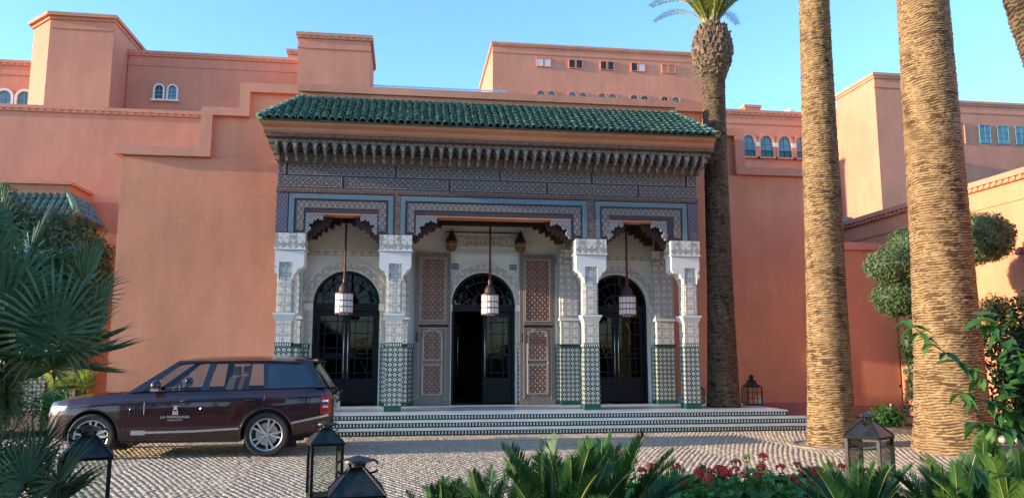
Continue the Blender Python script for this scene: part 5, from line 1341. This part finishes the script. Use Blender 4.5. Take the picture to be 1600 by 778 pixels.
bl = [((-9.95, 22.8, 4.05), (1.62, 1.4, 1.62), 17000), ((-12.1, 22.8, 4.9), (1.75, 1.4, 1.75), 13000), ((-9.15, 22.7, 3.9), (.85, 1.1, 1.45), 7000)]
leaves(T1, 'crown', 'topiary', bl, .11, 3, .3, noise=.14); core(T1, bl, 'topiary', .80)
m = MB().tube([(-11.4, 22.9, 0), (-11.3, 22.9, 1.2), (-11.1, 22.9, 3)], [.2, .17, .12], 9); m.tube([(-11.3, 22.9, 1.0), (-12.6, 22.9, 2.6), (-13.6, 22.8, 4)], [.14, .11, .07], 7); m.build('trunk', 'bark2', T1)
for i in range(14):
    x = -14.6 + i * .42; z = 1.75 + (lerp([(-14.6, 5.6), (-13.5, 6.2), (-12, 6.65), (-11.2, 6.2), (-10.7, 5.6), (-10, 5.7), (-9.2, 5.45), (-8.6, 5.2)], x) - 1.75) + .05 * math.sin(i * 2.1)
    leaves(T1, 'young_shoot', 'olive', [((x, 22.5 + .4 * math.sin(x * 3), z), (.10, .10, .34), 90)], .085, 400 + i, .5)
OL = empty('olive_tree', (11.6, 15.6, .1), 'cloud pruned olive with several rounded leaf pads right of the thick palm', 'tree')
ob = [((12.42, 15.1, 4.25), (.70, .65, .56), 11000), ((10.5, 15.3, 3.64), (.68, .55, .42), 7500), ((10.6, 15.4, 2.95), (.58, .5, .42), 6500), ((11.1, 15.6, 4.1), (.5, .5, .45), 5000)]
leaves(OL, 'leaf_pad', 'olive', ob[:1], .065, 5, .35)
for k in (1, 2, 3): leaves(OL, 'leaf_pad', 'olive', ob[k:k + 1], .06, 5 + k, .35)
core(OL, ob, 'olive', .84)
leaves(OL, 'leaf_pad', 'olivelit', [((12.35, 14.7, 2.65), (.42, .4, .34), 2400)], .06, 11, .6, jag=.06)
m = MB().tube([(11.5, 15.7, 0), (11.4, 15.7, 1.0), (11.55, 15.6, 2.0), (11.4, 15.6, 3.0), (11.8, 15.4, 3.5), (12.3, 15.1, 3.8)], [.19, .16, .15, .12, .10, .07], 9)
m.tube([(11.5, 15.65, 2.2), (11.0, 15.6, 2.6), (10.75, 15.6, 2.9)], [.10, .08, .05], 7); m.tube([(11.42, 15.6, 2.9), (10.9, 15.5, 3.3), (10.6, 15.5, 3.6)], [.10, .08, .05], 7)
m.tube([(11.4, 15.6, 3.1), (11.2, 15.6, 3.8)], [.09, .05], 7); m.tube([(11.5, 15.6, 1.2), (12.0, 15.0, 1.7), (12.35, 14.7, 2.5)], [.09, .06, .03], 7); m.build('trunk', 'bark2', OL, smooth=True)
def bush(name, label, blobs, mat, size, seed, cat='shrub', jag=.08, shell=.6, group=None):
    c = blobs[0][0]; B = empty(name, (c[0], c[1], .1), label, cat, group)
    leaves(B, 'foliage', mat, blobs, size, seed, shell, .55, .25, jag); core(B, blobs, 'shrub', .6)
    MB().tube([(c[0], c[1], .05), (c[0], c[1], c[2])], .04, 6).build('stem', 'bark2', B); return B
bush('leafy_shrub', 'tall dark shrub behind the thick palm at right', [((12.3, 13.9, 1.5), (.9, .6, 1.3), 5200), ((13.0, 13.2, 2.0), (.7, .6, 1.0), 3600)], 'shrub', .12, 21)
bush('leafy_shrub', 'dark shrub against the garden wall at right edge', [((13.4, 12.6, 1.5), (.6, .8, 1.4), 4200), ((13.5, 12.0, 2.4), (.5, .6, .7), 2000)], 'shrub', .12, 22)
bush('climbing_shrub', 'slim ragged climber on the wall left of the thick palm', [((12.45, 17.6, 1.2), (.3, .3, 1.1), 700), ((12.25, 17.5, 2.0), (.28, .3, .6), 220)], 'shrub', .11, 23, jag=.25)
bush('low_shrub', 'bright green low plant at the foot of the thick palm', [((12.0, 14.1, .40), (.75, .4, .38), 2200)], 'ivy', .08, 24)
bush('low_shrub', 'small green plant by the salmon wall between the palms', [((10.9, 16.6, .3), (.42, .35, .28), 1200)], 'ivy', .08, 25)
bush('corner_shrub', 'small green bush at the foot of the tall wall', [((-7.55, 18.2, .55), (.35, .35, .5), 1400)], 'ivy', .09, 26)
bush('round_shrub', 'low round shrub under the fan palm left of the car', [((-8.6, 17.9, .7), (.8, .5, .6), 3000)], 'topiary', .08, 27)
for i, (x, n) in enumerate(((-9.5, 'left'), (0, 'middle'), (9.5, 'right'))):  # unseen hedge, added to keep bright ground out of the door reflections
    bush('added_hedge', n + ' stretch of the unseen hedge added behind the viewer to darken reflections', [((x, -5.6, 1.3), (4.8, .8, 1.5), 5000)], 'topiary', .22, 70 + i, 'hedge', group='hedge behind the viewer')
r_ = random.Random(77)
for i in range(9):
    x = 11.3 + i * .27; y = 14.05 - i * .13; s = r_.uniform(.8, 1.2)
    o = MB().ball((x, y, .09), (.11 * s, .10 * s, .085 * s), 9, 6).build('border_stone', 'pebble', smooth=True)
    tag(o, ['nearest', 'second', 'third', 'fourth', 'fifth', 'sixth', 'seventh', 'eighth', 'last'][i] + ' white edging stone of the bed, counted from the thick palm', 'stone', 'white edging stones of the side bed')
# geraniums
petal = MB()
for k in range(34):
    d = Vector((r_.gauss(0, 1), r_.gauss(0, 1), r_.gauss(.35, 1))).normalized(); e = d.orthogonal().normalized(); f = d.cross(e); c = d * .038
    petal.add([c - e * .016, c - f * .014 + d * .006, c + e * .016, c + f * .014 + d * .006], [(0, 1, 2, 3)])
flo = {k: petal.mesh('flower_head', k) for k in ('red', 'pink', 'yellow', 'white')}
gl = MB()
lob = [(.045 * (1 + .14 * math.cos(5 * t)) * math.cos(t), .045 * (1 + .14 * math.cos(5 * t)) * math.sin(t), .012 * math.cos(5 * t)) for t in [2 * PI * k / 15 for k in range(15)]]
lobn = np.array([(0, 0, -.012)] + lob)
def geranium(x, y, s, n, cols, label, seed):
    q = np.random.default_rng(seed); Gp = empty('geranium', (x, y, .1), label, 'flower', 'geraniums in the planting bed'); VV = []; FF = []
    for i in range(n):
        d = q.normal(size=3); d[2] = abs(d[2]); d /= np.linalg.norm(d); p = np.array((x, y, .12)) + d * np.array((.30, .30, .27)) * s * q.uniform(.7, 1.05)
        nr = Vector(d + q.normal(0, .4, 3)).normalized(); Mx = nr.to_track_quat('Z', 'Y').to_matrix(); Mx = np.array(Mx)
        b = len(VV) * 16; VV.append(lobn * q.uniform(.7, 1.3) @ Mx.T + p); FF += [(b, b + 1 + k, b + 1 + (k + 1) % 15) for k in range(15)]
    np_obj('foliage', np.concatenate(VV), np.array(FF), 'geranium', Gp)
    m = MB().tube([(x, y, .08), (x, y, .3 * s)], .012, 5)
    heads = []
    for k, c in enumerate(cols):
        a = q.uniform(0, 6.28); rr = q.uniform(.05, .26) * s; h = .12 + s * q.uniform(.25, .36); px_, py_ = x + math.cos(a) * rr, y + math.sin(a) * rr
        m.tube([(x + math.cos(a) * rr * .5, y + math.sin(a) * rr * .5, .15), (px_, py_, h)], .005, 4); heads.append((c, px_, py_, h))
    m.build('stem', 'shrub', Gp)
    for c, a, b, h in heads: inst('flower_head', flo[c], Gp, (a - x, b - y, h - .1), (q.uniform(-.3, .3), q.uniform(-.3, .3), q.uniform(0, 6)), q.uniform(.95, 1.35))
gp = [(2.42, 7.75), (2.75, 8.1), (3.0, 7.7), (3.3, 8.15), (3.55, 7.75), (3.85, 8.1), (4.1, 7.7), (4.4, 8.0), (2.7, 7.3), (3.3, 7.3), (3.9, 7.25), (4.6, 7.5)]
gc = [['red', 'red', 'yellow', 'red'], ['red', 'pink', 'red'], ['red', 'red', 'red', 'red'], ['pink', 'red', 'red'], ['red', 'pink', 'red', 'red'], ['red', 'yellow', 'yellow'], ['red', 'red', 'pink'], ['pink', 'red', 'red'], ['red', 'red'], ['red', 'pink', 'red'], ['red', 'red', 'red'], ['pink', 'red', 'red']]
gn = ['geranium with a yellow bloom at the left end of the flower bed', 'geranium second from the left in the back row of flowers', 'geranium with the largest red bloom left of centre', 'geranium with light red blooms mid bed', 'geranium with red bloom at mid bed front', 'geranium beside the bright yellow bloom', 'geranium with salmon bloom right of the yellow one', 'geranium at the right end of the back row', 'low geranium at the front left of the bed', 'low geranium at the front middle of the bed', 'low geranium at the front right of the bed', 'geranium at the far right beside the cycad']
for i, ((x, y), c, lb) in enumerate(zip(gp, gc, gn)): geranium(x, y, 1.45, 200, c, lb, 200 + i)
q = np.random.default_rng(5)
leaves_bl = [((x, y, .16), (.5, .5, .14), 500) for x, y in ((2.0, 7.6), (2.7, 7.9), (3.4, 7.9), (4.1, 7.9), (4.8, 7.6), (5.4, 7.6), (6.2, 7.6), (-.2, 6.9), (.6, 6.9), (1.2, 7.0))]
o = leaves(None, 'ground_cover', 'grass', leaves_bl, .07, 33, .9); tag(o, 'low green ground cover over the planting bed', 'ground cover', kind='stuff')
# twigs with heart shaped leaves close to the camera, right edge
TW = empty('leafy_branch', (3.6, 3.6, .1), 'close leafy branch with pointed green leaves reaching in from right', 'shrub')
lf = MB(); ol = [(0, 0), (.012, .018), (.036, .027), (.062, .022), (.085, .010), (.105, 0)]
lf.add([(x, y, abs(y) * .35 - x * x * 2) for x, y in ol] + [(x, -y, abs(y) * .35 - x * x * 2) for x, y in ol[1:-1]] + [(x, 0, -x * x * 2) for x, y in ol[1:-1]],
       [(0, 1, 10), (10, 1, 2, 11), (11, 2, 3, 12), (12, 3, 4, 13), (13, 4, 5), (0, 10, 6), (10, 11, 7, 6), (11, 12, 8, 7), (12, 13, 9, 8), (13, 5, 9)])
lf = lf.mesh('leaf', 'ivy', smooth=True)
r_ = random.Random(12); tw = MB()
stems = [[(3.75, 3.2, .2), (3.6, 3.4, 1.0), (3.25, 3.55, 1.45), (2.95, 3.65, 1.62), (2.72, 3.7, 1.80), (2.60, 3.72, 1.92)], [(3.75, 3.2, .2), (3.5, 3.45, 1.2), (3.25, 3.5, 1.62), (3.12, 3.5, 1.85), (3.18, 3.45, 2.1)],
         [(3.75, 3.2, .2), (3.5, 3.4, 1.05), (3.2, 3.5, 1.35), (2.95, 3.6, 1.50), (2.80, 3.62, 1.55)], [(3.75, 3.2, .2), (3.45, 3.3, 1.3), (3.3, 3.35, 1.9), (3.22, 3.4, 2.12)], [(3.75, 3.2, .2), (3.4, 3.3, .9), (3.05, 3.45, 1.12), (2.75, 3.5, 1.2)], [(3.75, 3.2, .2), (3.45, 3.45, 1.3), (3.2, 3.6, 1.7), (3.05, 3.65, 1.85), (2.98, 3.68, 1.95)], [(3.75, 3.2, .2), (3.5, 3.5, 1.2), (3.3, 3.7, 1.55), (3.2, 3.8, 1.75)], [(3.75, 3.2, .2), (3.5, 3.4, 1.0), (3.25, 3.5, 1.25), (3.0, 3.55, 1.38), (2.85, 3.6, 1.4)], [(3.75, 3.2, .2), (3.35, 3.2, .8), (3.05, 3.2, 1.05), (2.9, 3.2, 1.3)]]
nl = 0
for s in stems:
    pts = [Vector(p) for p in s]; fine = []
    for a, b in zip(pts[:-1], pts[1:]): fine += [a.lerp(b, t / 4) for t in range(4)]
    fine.append(pts[-1]); tw.tube(fine, [.007 * (1 - .75 * i / len(fine)) for i in range(len(fine))], 5)
    for i in range(5, len(fine)):
        for k in range(3):
            if r_.random() < .15: continue
            p = fine[i] - Vector((3.6, 3.6, .1)); 
            inst('leaf', lf, TW, p, (r_.uniform(-.6, .6), r_.uniform(-.3, .9), r_.uniform(0, 6.28)), r_.uniform(.6, 1.2)); nl += 1
tw.build('stem', 'shrub', TW)
# trees of the garden behind the viewer (seen only mirrored in the glass and the paintwork)
def garden_tree(x, y, h, r, seed, label):
    B = empty('garden_tree', (x, y, 0), label, 'tree', 'garden trees behind the viewer'); q = random.Random(seed)
    bl = [((x + q.uniform(-.6, .6) * r, y + q.uniform(-.6, .6) * r, h * q.uniform(.55, .95)), (r * q.uniform(.5, .8), r * q.uniform(.5, .8), r * q.uniform(.4, .7)), 1100) for k in range(6)]
    leaves(B, 'crown', 'treeleaf', bl, .34, seed, .8, .6, .3, .1)
    MB().tube([(x, y, 0), (x + .2, y, h * .4), (x, y, h * .8)], [.3, .22, .1], 8).build('trunk', 'bark2', B)
for i, (x, y, h, r) in enumerate(((-13, -9, 9, 4), (-7, -11, 10, 4), (-1, -10, 9, 4), (5, -11, 10, 4), (11, -9, 9.5, 4), (-19, -8, 9, 4), (17, -8, 9, 4), (23, -5, 9, 4))):
    garden_tree(x, y, h, r, 300 + i, ['second', 'third', 'fourth', 'fifth', 'sixth', 'leftmost', 'seventh', 'rightmost'][i] + ' of the garden trees in a row behind the viewer')
